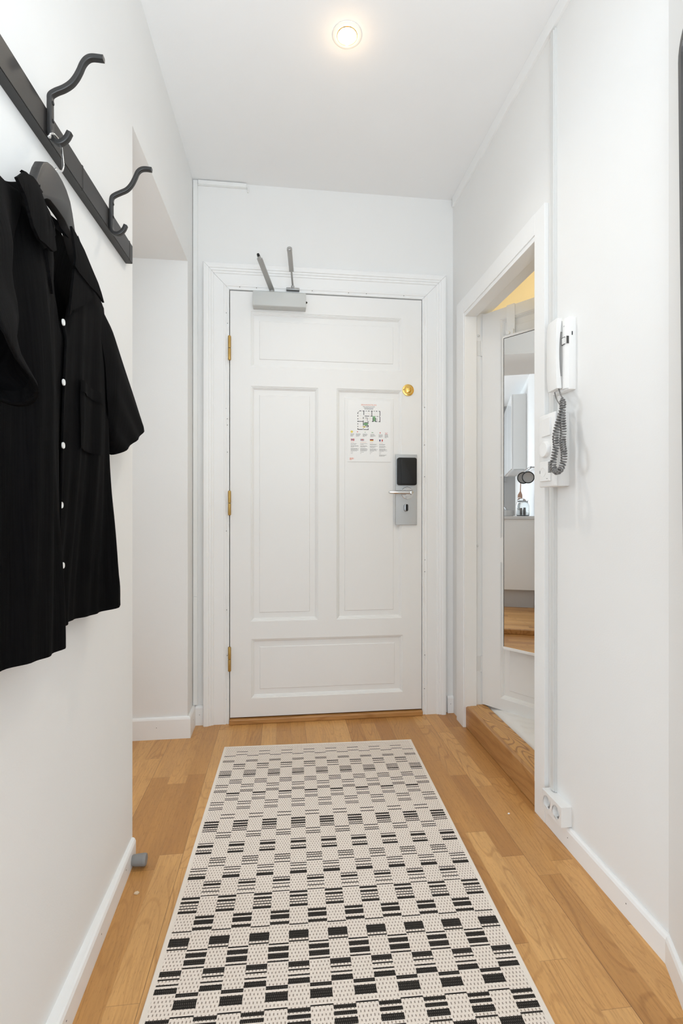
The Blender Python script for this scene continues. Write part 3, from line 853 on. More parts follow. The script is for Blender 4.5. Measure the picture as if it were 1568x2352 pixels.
# ------------------------------------------------------------------ hanger and shirt
YC = .918
HG = root('clothes_hanger', (-.39, YC, 1.55), 'black clothes hanger with chrome hook hung on the rack under the shirt', 'hanger')
half = [(0, 1.604), (.020, 1.602), (.036, 1.597), (.052, 1.586), (.062, 1.570), (.072, 1.548), (.085, 1.520), (.12, 1.492), (.175, 1.462), (.212, 1.446), (.219, 1.436), (.208, 1.432), (.16, 1.452), (.11, 1.476), (.075, 1.500), (.055, 1.522), (.040, 1.534), (.028, 1.539), (0, 1.540)]
poly = [(YC+a, z) for a, z in half]+[(YC-a, z) for a, z in half[-2:0:-1]]
b = NB(); prism(b, poly, 'x', -.399, -.384, bev=.002)
obj('hanger_body', b, M_BLACK, HG, True, 35)
b = NB(); tube(b, catmull([(-.3915, .924, 1.598), (-.3915, .924, 1.610), (-.3920, .930, 1.6175), (-.3930, .946, 1.6255), (-.394, .957, 1.632), (-.395, .965, 1.643), (-.397, .970, 1.656), (-.399, .972, 1.670), (-.4000, .970, 1.684), (-.4020, .962, 1.6925), (-.4045, .950, 1.6925), (-.4065, .942, 1.687), (-.4070, .939, 1.680)], 6), .0019, 10)
tube(b, [(-.4070, .939, 1.6815), (-.4070, .9385, 1.6785)], .003, 10)
obj('hanger_hook', b, M_CHROME, HG, True)

SH = root('hanging_shirt', (-.39, YC, .80), 'black short-sleeved button shirt hanging from the coat rack', 'shirt')
def top_back(y):
    a = abs(y-YC)
    return interp([(0, 1.538), (.05, 1.540), (.07, 1.536), (.12, 1.506), (.175, 1.476), (.215, 1.458), (.24, 1.448), (.30, 1.42)], a)
def top_front(y):
    a = abs(y-YC)
    return interp([(0, 1.345), (.012, 1.355), (.03, 1.40), (.05, 1.455), (.062, 1.505), (.072, 1.536), (.12, 1.506), (.175, 1.476), (.215, 1.458), (.24, 1.448), (.30, 1.42)], a)
HEM = .806
def fold(y, v): return .0040*math.sin(y*58+2.2*v)*min(1, v*2)+.0022*math.sin(y*133+v*5)*min(1, v*1.6)
hemX = [(.565, -.418), (.60, -.385), (.66, -.362), (.735, -.347), (.79, -.336), (.83, -.337), (.87, -.362), (.92, -.392), (.98, -.399), (1.06, -.402), (1.12, -.388), (1.17, -.366), (1.195, -.372), (1.215, -.418)]
midX = [(.600, -.408), (.63, -.380), (.69, -.358), (.75, -.343), (.79, -.338), (.815, -.346), (.85, -.364), (.90, -.377), (.98, -.380), (1.06, -.383), (1.12, -.383), (1.165, -.384), (1.185, -.394), (1.198, -.418)]
shoX = [(.66, -.392), (.72, -.378), (.78, -.368), (.83, -.368), (.88, -.374), (.93, -.376), (.98, -.376), (1.06, -.378), (1.12, -.382), (1.18, -.395)]
def fx(y, v):
    h, m, s = interp(hemX, y), interp(midX, y), interp(shoX, y)
    lo = wallx(y)+.010
    if v > .45:
        t = (v-.45)/.55; t = t*t*(3-2*t); x = m+(h-m)*t
    else:
        t = v/.45; t = 1-(1-t)**1.5; x = s+(m-s)*t
    return max(x, lo)
def ylim(v):
    n = interp([(0, .70), (.12, .655), (.3, .61), (.6, .585), (1, .565)], v)
    f = interp([(0, 1.135), (.12, 1.165), (.3, 1.19), (.6, 1.198), (1, 1.213)], v)
    return n, f
def hem_z(y): return HEM+.004*math.sin(y*21)
def front(y0f, y1f):
    def fn(u, v):
        n, f = ylim(v)
        a = n+(f-n)*(y0f+(y1f-y0f)*u)
        zt = top_front(a); z = zt+(hem_z(a)-zt)*v
        x = fx(a, v)+fold(a, v)
        ed = min(1, v*18)
        x = -.386+(x+.386)*(.25+.75*ed)
        return (x, a, z)
    return fn
# placket position (fraction of the width) at the buttons
PF = .525
b = NB(); grid(b, front(0, PF), 44, 60)
def back(u, v):
    n, f = ylim(v)
    a = n+(f-n)*u
    zt = top_back(a); z = zt+(hem_z(a)-zt)*v
    e = min(u, 1-u)
    return (wallx(a)+.004+.006*math.exp(-e*40)+.026*math.exp(-v*9), a, z)
grid(b, back, 40, 50)
# side seams closing front to back
for side in (0, 1):
    def seam(u, v, side=side):
        p = Vector(front(0, 1)(side, v)); q = Vector(back(side, v)); return tuple(p.lerp(q, u))
    grid(b, seam, 2, 60)
sb = obj('shirt_body', b, M_SHIRT, SH, True)
# overlapping left front with the button placket
b = NB()
def over(u, v):
    x, y, z = front(PF-.018, 1.0)(u, v)
    return (x+.0045+.002*math.exp(-u*20), y, z)
grid(b, over, 40, 60)
def ovedge(u, v):
    x, y, z = over(0, v); return (x-.004*u, y+.001*u, z)
grid(b, ovedge, 1, 60)
obj('shirt_front', b, M_SHIRT, SH, True)
# pocket on that front
b = NB()
def pocket(u, v):
    y = .975+u*.135; z = 1.262-v*.128
    vv = (top_front(y)-z)/(top_front(y)-HEM)
    return (fx(y, vv)+fold(y, vv)+.0085, y, z)
grid(b, pocket, 14, 12)
def pocket_hem(u, v):
    x, y, z = pocket(u, v*.17); return (x+.0018, y, z)
grid(b, pocket_hem, 14, 3)
obj('breast_pocket', b, M_SHIRT, SH, True)
# sleeves
def sleeve(name, pts, bulge, xc, th):
    """pts: list of (t, top(y,z), bottom(y,z)) from armhole to cuff"""
    def at(t, k):
        for (t0, a0, c0), (t1, a1, c1) in zip(pts, pts[1:]):
            if t <= t1+1e-9:
                s = (t-t0)/(t1-t0)
                p, q = (a0, a1) if k == 0 else (c0, c1)
                return (p[0]+(q[0]-p[0])*s, p[1]+(q[1]-p[1])*s)
    def fn(u, v):
        A, Bq = at(v, 0), at(v, 1)
        ang = 2*PI*u
        k = .5-.5*math.cos(ang)
        m = math.sin(ang)
        y = A[0]+(Bq[0]-A[0])*k; z = A[1]+(Bq[1]-A[1])*k
        x = interp(xc, v)+interp(th, v)*m*(abs(m)**-.25 if abs(m) > .01 else 0)
        x += .003*math.sin(k*19+v*4)*v*(1 if m > 0 else -1)
        return (x, y+.003*math.sin(k*14+v*9), z)
    b = NB(); grid(b, fn, 48, 26, closed_u=True)
    # turned-in cuff
    def cuff(u, v):
        p = Vector(fn(u, 1)); q = Vector(fn(u, .86)); c = (Vector(fn(0, 1))+Vector(fn(.5, 1)))/2
        c2 = (Vector(fn(0, .86))+Vector(fn(.5, .86)))/2
        p2 = c+(p-c)*.94; q2 = c2+(q-c2)*.90
        return tuple(p.lerp(p2, min(1, v*4)) if v < .25 else p2.lerp(q2, (v-.25)/.75))
    grid(b, cuff, 48, 8, closed_u=True)
    return obj(name, b, M_SHIRT, SH, True)
sleeve('sleeve', [(0, (1.075, 1.474), (1.165, 1.22)), (.25, (1.175, 1.437), (1.185, 1.195)), (.55, (1.29, 1.366), (1.20, 1.175)), (.85, (1.415, 1.290), (1.215, 1.158)), (.95, (1.452, 1.270), (1.22, 1.155)), (1, (1.458, 1.257), (1.222, 1.150))], 0,
       [(0, -.388), (1, -.392)], [(0, .012), (.3, .022), (1, .024)])
sleeve('sleeve', [(0, (.76, 1.474), (.665, 1.22)), (.3, (.64, 1.43), (.655, 1.19)), (.7, (.49, 1.33), (.650, 1.165)), (1, (.375, 1.25), (.648, 1.142))], 0,
       [(0, -.375), (.5, -.342), (1, -.312)], [(0, .016), (.4, .036), (1, .042)])
# collar: near side leaf, far side leaf, lapels, back stand
def leafpoly(b, outline, fxn, th=.004, n=1):
    t = bmesh.new()
    vs = [t.verts.new((fxn(y, z), y, z)) for y, z in outline]
    f = t.faces.new(vs)
    r = bmesh.ops.triangulate(t, faces=[f])
    bmesh.ops.subdivide_edges(t, edges=list(t.edges), cuts=2, use_grid_fill=True)
    for v in t.verts: v.co.x = fxn(v.co.y, v.co.z)
    bmesh.ops.solidify(t, geom=list(t.faces), thickness=th)
    merge(b, t)
b = NB()
nc = lambda y, z: -.338-.014*max(0, (z-1.45)/.05)-.007*max(0, (y-.77)/.05)
leafpoly(b, [(.690, 1.447), (.712, 1.437), (.7335, 1.4085), (.751, 1.400), (.7776, 1.4045), (.8050, 1.4105), (.8214, 1.4210), (.814, 1.4339), (.8051, 1.4489), (.7909, 1.4732), (.7785, 1.4935), (.757, 1.492), (.725, 1.477)], nc)
# band wrapping back round the neck on the near side
leafpoly(b, [(.725, 1.480), (.757, 1.490), (.7785, 1.4885), (.80, 1.497), (.855, 1.530), (.850, 1.541), (.80, 1.520)], lambda y, z: -.350-.040*max(0, (z-1.485)/.06))
leafpoly(b, [(.8214, 1.4210), (.805, 1.411), (.818, 1.372), (.838, 1.360), (.850, 1.39), (.8571, 1.4218), (.84, 1.430)], lambda y, z: -.352-.010*max(0, (y-.82)/.03))
# far side
leafpoly(b, [(.9585, 1.5344), (.974, 1.5312), (1.0068, 1.5162), (1.0351, 1.4882), (1.0821, 1.448), (1.0419, 1.451), (1.0026, 1.4478), (.9528, 1.4487), (.9343, 1.4514), (.949, 1.4977)], lambda y, z: -.3665-.016*max(0, (z-1.47)/.07))
leafpoly(b, [(.9418, 1.4549), (.97, 1.455), (1.0001, 1.4523), (1.0322, 1.4355), (.9798, 1.4009), (.9328, 1.3722), (.9187, 1.3566), (.9292, 1.4028)], lambda y, z: -.3690)
# stand across the back of the neck
def stand(u, v):
    y = .845+.14*u; return (-.410+.03*(2*u-1)**2, y, 1.518+.018*v+.008*(1-(2*u-1)**2))
grid(b, stand, 12, 3)
obj('collar', b, M_SHIRT, SH, True, 50)
for (y, z) in ((.900, 1.3385), (.900, 1.2365), (.903, 1.1295), (.917, 1.028), (.936, .9215)):
    b = NB()
    vv = (top_front(y)-z)/(top_front(y)-HEM)
    x = fx(y, vv)+fold(y, vv)+.0058
    lathe(b, [(.0056, 0), (.0056, .0016), (.005, .0024), (.004, .0018), (0, .0018)], (x, y, z), (1, .06, 0), 18)
    o = obj('button', b, M_BUTTON, SH, True, 35); o['label'] = 'white shirt button'

# ------------------------------------------------------------------ door stop
b = NB(); lathe(b, [(.0125, 0), (.0140, .002), (.0155, .012), (.0165, .030), (.0165, .036), (.0145, .0395), (0, .040)][::1], (-.4245, 1.493, .020), (1, .0, 0), 28)
tag(obj('door_stop', b, M_GREYRUBBER, None, True, 40), 'grey rubber door stop screwed to the left skirting end', 'door stop')

# ------------------------------------------------------------------ intercom handset
IC = root('intercom_phone', (.86, 1.44, 1.49), 'white wall intercom with handset and coiled cord on the right wall', 'intercom')
b = NB(); box(b, .8465, .871, 1.394, 1.482, 1.384, 1.600, .0025)
prism(b, [(.8475, 1.394), (.8455, 1.396), (.8405, 1.4045), (.8405, 1.417), (.8475, 1.422)], 'z', 1.388, 1.597)
base = obj('wall_unit', b, M_PLASTIC, IC, True, 25)
b = NB()
zz = [1.392, 1.40, 1.42, 1.45, 1.48, 1.51, 1.54, 1.57, 1.59, 1.604]
def inn(z):   # scooped inner side of the handset
    s = max(0, min(1, (z-1.395)/.205)); return .0068*math.sin(PI*s)
out_ = []
prev = None
for z in zz:
    s = (z-1.392)/(1.604-1.392)
    xb = .8405-inn(z)*1.25
    xf = .8215+.002*abs(2*s-1)**4*2
    rg = [b.verts.new(c) for c in ((xb, 1.4195, z), (xf, 1.4195, z), (xf-.0005, 1.424, z), (xf+.001, 1.474, z), (xf+.003, 1.478, z), (xb, 1.478, z))]
    if prev:
        for k in range(6): b.faces.new([prev[k], prev[(k+1) % 6], rg[(k+1) % 6], rg[k]])
    else: b.faces.new(rg[::-1])
    prev = rg
b.faces.new(prev)
box(b, .838, .8475, 1.426, 1.474, 1.398, 1.43); box(b, .838, .8475, 1.426, 1.474, 1.565, 1.598)
obj('handset', b, M_PLASTIC, IC, True, 30)
b = NB(); box(b, .8378, .8475, 1.4025, 1.416, 1.521, 1.540, .0006); box(b, .8405, .8475, 1.3932, 1.403, 1.521, 1.540, .0006)
bt = obj('call_button', b, M_PLASTIC2, base); bt['label'] = 'grey push button with dark outline'
b = NB()
for x0, y0, z0, z1 in ((.8374, 1.4018, 1.5205, 1.5408),): pass
for a in ((.8376, .8406, 1.4016, 1.4166, 1.5195, 1.5208), (.8376, .8406, 1.4016, 1.4166, 1.5402, 1.5415), (.8376, .8406, 1.4160, 1.4172, 1.5195, 1.5415), (.8395, .8470, 1.3926, 1.3935, 1.5195, 1.5415)): box(b, *a)
obj('button_outline', b, M_DARKFRAME, base)
b = NB(); box(b, .8565, .8595, 1.3932, 1.396, 1.545, 1.556); obj('volume_slider', b, M_READER, base)
b = NB(); lathe(b, [(.0022, 0), (0, .0015)], (.8405, 1.408, 1.575), (-1, 0, 0), 10); obj('indicator_light', b, M_STEEL, base, True)
# coiled cord
ctr = catmull([(.836, 1.4285, 1.392), (.834, 1.418, 1.376), (.830, 1.400, 1.358), (.827, 1.392, 1.342), (.823, 1.386, 1.325), (.820, 1.391, 1.305), (.815, 1.400, 1.275), (.811, 1.404, 1.245), (.808, 1.396, 1.215), (.806, 1.400, 1.190), (.804, 1.404, 1.165), (.803, 1.397, 1.145), (.803, 1.382, 1.136), (.805, 1.366, 1.142), (.808, 1.357, 1.162), (.813, 1.362, 1.190), (.817, 1.374, 1.212), (.822, 1.384, 1.235), (.825, 1.386, 1.260), (.828, 1.394, 1.290), (.832, 1.402, 1.325)], 10)
L = [0]
for p, q in zip(ctr, ctr[1:]): L.append(L[-1]+(q-p).length)
def along(s):
    import bisect
    i = max(0, min(len(L)-2, bisect.bisect(L, s)-1)); t = (s-L[i])/max(1e-9, L[i+1]-L[i])
    return ctr[i].lerp(ctr[i+1], t), (ctr[min(i+2, len(ctr)-1)]-ctr[max(i-1, 0)]).normalized()
s0, s1 = .045, L[-1]-.004
turns = 54; steps = turns*12
hel = []
for k in range(steps+1):
    s = s0+(s1-s0)*k/steps
    c, T = along(s)
    u = Vector((1, 0, 0)); u = (u-T*u.dot(T)).normalized(); w = T.cross(u)
    a = 2*PI*turns*k/steps; rr = .0074*min(1, k/25+.2)
    hel.append(c+u*math.cos(a)*rr+w*math.sin(a)*rr)
b = NB(); tube(b, hel, .0022, 8)
tube(b, [along(s0*k/8)[0] for k in range(9)], .0020, 8)
tube(b, catmull([(.832, 1.402, 1.325), (.836, 1.425, 1.345), (.838, 1.447, 1.368), (.838, 1.455, 1.388)], 6), .0016, 8)
cord = obj('coiled_cord', b, mat('grey_cord', (.19, .185, .18), .2), IC, True); cord['label'] = 'grey coiled handset cord'

# ------------------------------------------------------------------ control panel
CP = root('wall_control_panel', (.85, 1.465, 1.21), 'white panel with rocker switch, dimmer and thermostat below the intercom', 'light switch')
b = NB(); box(b, .826, .871, 1.427, 1.504, 1.097, 1.320, .004); obj('back_box', b, M_PLASTIC2, CP, True, 30)
b = NB(); box(b, .8165, .8268, 1.4165, 1.5105, 1.096, 1.3225, .005, 3); pl = obj('face_plate', b, M_PLASTIC, CP, True, 30)
b = NB(); prism(b, [(.8165, 1.437), (.8105, 1.437), (.8148, 1.492), (.8165, 1.492)], 'z', 1.254, 1.3085, bev=.0008)
obj('rocker_switch', b, M_PLASTIC, CP)
b = NB(); lathe(b, [(.0255, 0), (.0245, .010), (.0225, .0125), (0, .0125)], (.8168, 1.465, 1.212), (-1, 0, 0), 40)
obj('dimmer_knob', b, M_PLASTIC, CP, True, 35)
b = NB(); box(b, .8105, .8168, 1.436, 1.495, 1.1135, 1.175, .0015); th = obj('thermostat', b, M_PLASTIC, CP)
b = NB(); lathe(b, [(.0145, 0), (.0145, .0012), (.0138, .0012), (.0138, .0004), (0, .0004)], (.8106, 1.473, 1.143), (-1, 0, 0), 32); obj('thermostat_dial', b, M_PLASTIC, th, True, 35)
b = NB()
for k in range(8): box(b, .8098, .8112, 1.4362, 1.4435, 1.1395+k*.0042, 1.1417+k*.0042); box(b, .8102, .816, 1.4352, 1.4365, 1.1395+k*.0042, 1.1417+k*.0042)
obj('thermostat_vent', b, M_READER, th)
b = NB(); box(b, .8099, .8112, 1.4905, 1.4945, 1.139, 1.148); box(b, .8101, .8112, 1.447, 1.455, 1.1205, 1.1222)
obj('thermostat_mark', b, M_STEEL, th)

# ------------------------------------------------------------------ double socket
SK = root('double_socket', (.855, 1.47, .095), 'white double wall socket low on the right wall', 'socket')
def holes_face():
    b = NB()
    # front with two round recesses: ring meshes joined to the plate outline
    Xf, Xd = .8365, .852
    cs = [(1.500, .096), (1.447, .096)]; R = .0195; n = 24
    ys = [1.4165, 1.4735, 1.5285]
    for (cy, cz), (ya_, yb_) in zip(cs[::-1], ((ys[0], ys[1]), (ys[1], ys[2]))):
        ring = [(cy+R*math.cos(2*PI*k/n+PI/4), cz+R*math.sin(2*PI*k/n+PI/4)) for k in range(n)]
        corners = [(yb_-.004*0, .126), (ya_, .126), (ya_, .066), (yb_, .066)]
        rv = [b.verts.new((Xf, y, z)) for y, z in ring]; cv = [b.verts.new((Xf, y, z)) for y, z in corners]
        q = n//4
        for s in range(4):
            for k in range(q):
                b.faces.new([rv[(s*q+k) % n], rv[(s*q+k+1) % n], cv[s]][::-1])
            b.faces.new([cv[s], rv[((s+1)*q) % n], cv[(s+1) % 4]])
        dv = [b.verts.new((Xd, cy+(y-cy)*.94, cz+(z-cz)*.94)) for y, z in ring]
        for k in range(n): b.faces.new([rv[k], rv[(k+1) % n], dv[(k+1) % n], dv[k]])
        b.faces.new(dv)
    # body sides
    pts = [(1.4165, .066), (1.5285, .066), (1.5285, .126), (1.4165, .126)]
    F = [b.verts.new((Xf, *p)) for p in pts]; G = [b.verts.new((.8715, *p)) for p in pts]
    for k in range(4): b.faces.new([F[k], F[(k+1) % 4], G[(k+1) % 4], G[k]])
    b.faces.new(G)
    return b
sk = obj('socket_body', holes_face(), M_PLASTIC, SK)
bv = sk.modifiers.new('edge_round', 'BEVEL'); bv.width = .0035; bv.segments = 3; bv.limit_method = 'ANGLE'; bv.angle_limit = math.radians(60)
for cy in (1.447, 1.500):
    b = NB()
    for dy in (-.0075, .0075): lathe(b, [(.0028, 0), (.0028, .0008), (0, .0008)], (.8519, cy+dy, .096), (-1, 0, 0), 12)
    for dz in (-.0165, .0165): box(b, .842, .8515, cy-.0025, cy+.0025, .096+dz-.0015, .096+dz+.0015)
    o = obj('socket_contact', b, M_STEEL, SK); o['label'] = 'recessed metal socket contacts'

# ------------------------------------------------------------------ rug
rows = [
 (1, [(.050, .0545), (.0755, .080)]), (0, [(.0859, .0904), (.1254, .1298), (.1342, .1386)]), (1, [(.1563, .1636), (.1729, .1774), (.1912, .1955)]),
 (0, [(.2079, .2120), (.2168, .2209), (.2267, .2308), (.2362, .2445), (.251, .2555)]), (1, [(.275, .2795), (.2873, .2917), (.2979, .3023)]),
 (0, [(.3098, .3142), (.3234, .3277), (.3462, .3504), (.3552, .3594)]), (1, [(.3644, .3729), (.3801, .3843), (.3987, .4028), (.4078, .4119)]),
 (0, [(.4202, .4244), (.4334, .4376), (.4528, .4569), (.4623, .4664)]), (1, [(.4943, .4983), (.5126, .5165)]),
 (0, [(.5301, .5382), (.5436, .5526), (.5563, .5642), (.5704, .5745), (.5795, .5835)]), (1, [(.589, .593), (.603, .607), (.6126, .6165)]),
 (0, [(.6378, .6416), (.6473, .6585), (.6696, .6733), (.6787, .6877)]), (1, [(.7059, .7096), (.7146, .7183), (.7242, .7279), (.7373, .7409)]),
 (0, [(.7463, .7498), (.7556, .7592), (.7693, .7728), (.7783, .7902)]), (1, [(.7995, .8028), (.8079, .8162), (.823, .8263), (.8359, .839), (.8502, .8534)]),
 (0, [(.8544, .8621), (.8683, .8758), (.8817, .885), (.8906, .8938), (.8993, .9077)]), (1, [(.9178, .926), (.9302, .9442), (.9527, .9612)]),
 (0, [(.9618, .9652), (.9816, 1.0047), (1.0101, 1.014)]), (1, [(1.0152, 1.0191), (1.0242, 1.0364), (1.0415, 1.0556), (1.0607, 1.0647)]),
 (0, [(1.0664, 1.0796), (1.0849, 1.0887), (1.0981, 1.1019), (1.1072, 1.1203)]), (1, [(1.1209, 1.1293), (1.1352, 1.1557), (1.1699, 1.1731)]),
 (0, [(1.1736, 1.1822), (1.1869, 1.1956), (1.201, 1.215), (1.222, 1.226)]), (1, [(1.228, 1.252), (1.259, 1.263), (1.270, 1.278)]),
 (0, [(1.281, 1.290), (1.296, 1.312), (1.321, 1.325)]), (1, [(1.330, 1.344), (1.350, 1.366), (1.372, 1.376)]), (0, [(1.380, 1.400), (1.408, 1.412)]), (1, [(1.42, 1.433), (1.44, 1.455)]),
 (0, [(1.46, 1.48), (1.49, 1.495)])]
RW, RL, EB = .8195, 1.52, .0122
RG = root('woven_rug', (.16, 1.45, 0), 'cream flatwoven runner rug with black stripe checks on the oak floor', 'rug')
RG.rotation_euler = (0, 0, 0)
rot = Matrix.Rotation(math.radians(-1.75), 4, 'Z')
MRUG = Matrix.Translation((-.2445, 2.204, .0062)) @ rot
cuts = {0: set(), 1: set()}
b = bmesh.new()
edges = sorted({.010, RL-.010} | {t for _, st in rows for p in st for t in p})
NCOL = 17; CW = (RW-2*EB)/NCOL
def dark(par, t):
    for p, st in rows:
        if p == par and any(a <= t < c for a, c in st): return 1
    return 0
V_ = {}
def gv(i, t):
    k = (i, round(t, 5))
    if k not in V_:
        V_[k] = b.verts.new((EB+i*CW, -t, 0))
    return V_[k]
for i in range(NCOL):
    for t0, t1 in zip(edges, edges[1:]):
        f = b.faces.new([gv(i, t0), gv(i+1, t0), gv(i+1, t1), gv(i, t1)])
        f.material_index = dark(i % 2, (t0+t1)/2)
me = bpy.data.meshes.new('woven_field')
bmesh.ops.recalc_face_normals(b, faces=b.faces); b.to_mesh(me); b.free()
me.materials.append(M_RUGL); me.materials.append(M_RUGD)
o = bpy.data.objects.new('woven_field', me); COL.objects.link(o)
o.parent = RG; o.matrix_parent_inverse = Matrix.Translation(-Vector(RG.location)); o.matrix_basis = MRUG
b = bmesh.new()
# overcast binding: rounded border and underside
def strip(x0, x1, y0, y1): box(b, x0, x1, y0, y1, -.0060, .0006, .0022, 2)
strip(0, EB+.001, -RL, 0); strip(RW-EB-.001, RW, -RL, 0); strip(EB, RW-EB, -.0105, 0); strip(EB, RW-EB, -RL, -RL+.0105)
box(b, .004, RW-.004, -RL+.004, -.004, -.006, -.0008)
me = bpy.data.meshes.new('edge_binding'); b.to_mesh(me); b.free(); me.materials.append(M_RUGEDGE)
o = bpy.data.objects.new('edge_binding', me); COL.objects.link(o)
o.parent = RG; o.matrix_parent_inverse = Matrix.Translation(-Vector(RG.location)); o.matrix_basis = MRUG

# ------------------------------------------------------------------ dark framed mirror cut by the right edge, on the angled wall
ang = math.atan2(.22, .50)
MA = Matrix.Translation((.8335, .952, 0)) @ Matrix.Rotation(PI-ang, 4, 'Z')     # local -y ... along the wall towards the living room
WF = root('round_cornered_frame', (.80, .85, 1.7), 'dark grey round-cornered frame at the right picture edge', 'wall mirror')
dirw = Vector((-.22, -.50, 0)).normalized(); nw = Vector((-.50, .22, 0)).normalized()
MW = Matrix(((dirw.x, -nw.x, 0, .8345), (dirw.y, -nw.y, 0, .9545), (0, 0, 1, 0), (0, 0, 0, 1))) @ Matrix.Translation((.036, 0, 1.97)) @ Matrix.Rotation(math.radians(-1.6), 4, 'Y') @ Matrix.Translation((0, 0, -1.97))
b = NB()
outer = rrect(.23, 1.43, .46, 1.10, .05); inner = rrect(.23, 1.43, .43, 1.07, .036)
o1 = [b.verts.new(MW @ Vector((x, -.020, z))) for x, z in outer]; i1 = [b.verts.new(MW @ Vector((x, -.020, z))) for x, z in inner]
o0 = [b.verts.new(MW @ Vector((x, .001, z))) for x, z in outer]; i0 = [b.verts.new(MW @ Vector((x, -.008, z))) for x, z in inner]
n = len(outer)
for k in range(n):
    k2 = (k+1) % n
    b.faces.new([o1[k], o1[k2], i1[k2], i1[k]]); b.faces.new([o0[k], o0[k2], o1[k2], o1[k]]); b.faces.new([i1[k], i1[k2], i0[k2], i0[k]])
b.faces.new(o0)
obj('frame', b, M_DARKFRAME, WF)
b = NB(); b.faces.new([b.verts.new(MW @ Vector((x, -.010, z))) for x, z in inner]); obj('glass', b, M_MIRROR, WF)

# ------------------------------------------------------------------ kitchen seen in the hanging mirror
KB = root('base_cabinet', (-2.8, 1.92, .038), 'white kitchen base cabinet seen in the hanging mirror', 'cabinet')
b = NB(); box(b, -3.4, -2.10, 1.63, 2.19, .225, .955, .002); obj('carcass', b, M_KFRONT, KB)
b = NB(); box(b, -3.4, -2.15, 1.64, 2.13, .038, .222); obj('plinth', b, M_TILEEDGE, KB)
for x0, x1 in ((-2.745, -2.105), (-3.395, -2.75)):
    b = NB(); box(b, x0, x1, 2.192, 2.21, .228, .952, .002); obj('cabinet_door', b, M_KFRONT, KB)
b = NB(); box(b, -3.42, -2.085, 1.622, 2.23, .956, .988, .002)
tag(obj('kitchen_worktop', b, M_KTOP), 'pale grey worktop on the kitchen base cabinet in the mirror', 'worktop')
KW = root('wall_cabinet', (-3.6, 1.72, 1.55), 'tall white kitchen wall cabinet seen high in the hanging mirror', 'cabinet')
b = NB(); box(b, -4.3, -3.02, 1.622, 1.775, 1.555, 2.46, .002); obj('carcass', b, M_KFRONT, KW)
for x0, x1 in ((-3.655, -3.022), (-4.295, -3.66)):
    b = NB(); box(b, x0, x1, 1.777, 1.795, 1.557, 2.458, .002); obj('cabinet_door', b, mat('gloss_front', (.82, .82, .81), .12), KW)
b = NB(); box(b, -4.2, -3.05, 1.64, 1.76, 1.548, 1.556); obj('light_rail', b, M_TILEEDGE, KW)
b = NB(); box(b, -4.4795, -4.462, 1.75, 2.25, 1.50, 1.56)
tag(obj('knife_strip', b, M_STEEL), 'grey magnetic strip on the kitchen back wall in the mirror', 'knife rack')
# glass jar
JR = root('glass_jar', (-2.35, 1.79, .988), 'clip-top glass jar on the kitchen worktop in the mirror', 'jar')
jx, jy, jz = -2.30, 1.735, .9885
b = NB(); lathe(b, [(0, 0), (.060, 0), (.066, .006), (.066, .115), (.060, .132), (.052, .140), (.052, .158), (.047, .158), (.047, .140), (.056, .128), (.061, .112), (.061, .010), (.055, .006), (0, .006)], (jx, jy, jz), (0, 0, 1), 40, caps=False)
obj('jar_body', b, M_GLASS, JR, True)
b = NB(); lathe(b, [(0, .160), (.054, .160), (.056, .166), (.050, .174), (.030, .184), (0, .187)], (jx, jy, jz), (0, 0, 1), 32, caps=False); obj('jar_lid', b, M_GLASS, JR, True)
b = NB(); tube(b, catmull([(jx+.045, jy-.045, jz+.135), (jx+.06, jy-.02, jz+.165), (jx+.03, jy+.03, jz+.195), (jx-.01, jy+.05, jz+.185), (jx-.03, jy+.062, jz+.14)], 6), .0022, 8)
lathe(b, [(.0535, .142), (.0545, .145), (.0535, .148)], (jx, jy, jz), (0, 0, 1), 32, caps=False); obj('wire_clip', b, M_CHROME, JR, True)
b = NB()
for dx, dy, h in ((.0, .018, .085), (-.02, -.02, .09), (.02, -.012, .07)): box(b, jx+dx-.014, jx+dx+.014, jy+dy-.012, jy+dy+.012, jz+.008, jz+h, .003)
obj('jar_contents', b, mat('jar_filling', (.25, .22, .21), .6), JR)
# stone bowl
SB = root('stone_mortar', (-2.3, 1.91, .988), 'squat grey stone mortar on the kitchen worktop beside the jar', 'mortar')
b = NB(); lathe(b, [(0, 0), (.055, 0), (.060, .004), (.062, .060), (.054, .060), (.050, .018), (0, .016)], (-2.28, 1.888, .9885), (0, 0, 1), 32, caps=False); obj('bowl', b, M_CREAMSTONE, SB, True, 40)
b = NB(); tube(b, [(-2.28, 1.88, 1.012), (-2.285, 1.90, 1.05), (-2.29, 1.915, 1.085)], [.014, .010, .013], 14); obj('pestle', b, M_STEEL, SB, True)
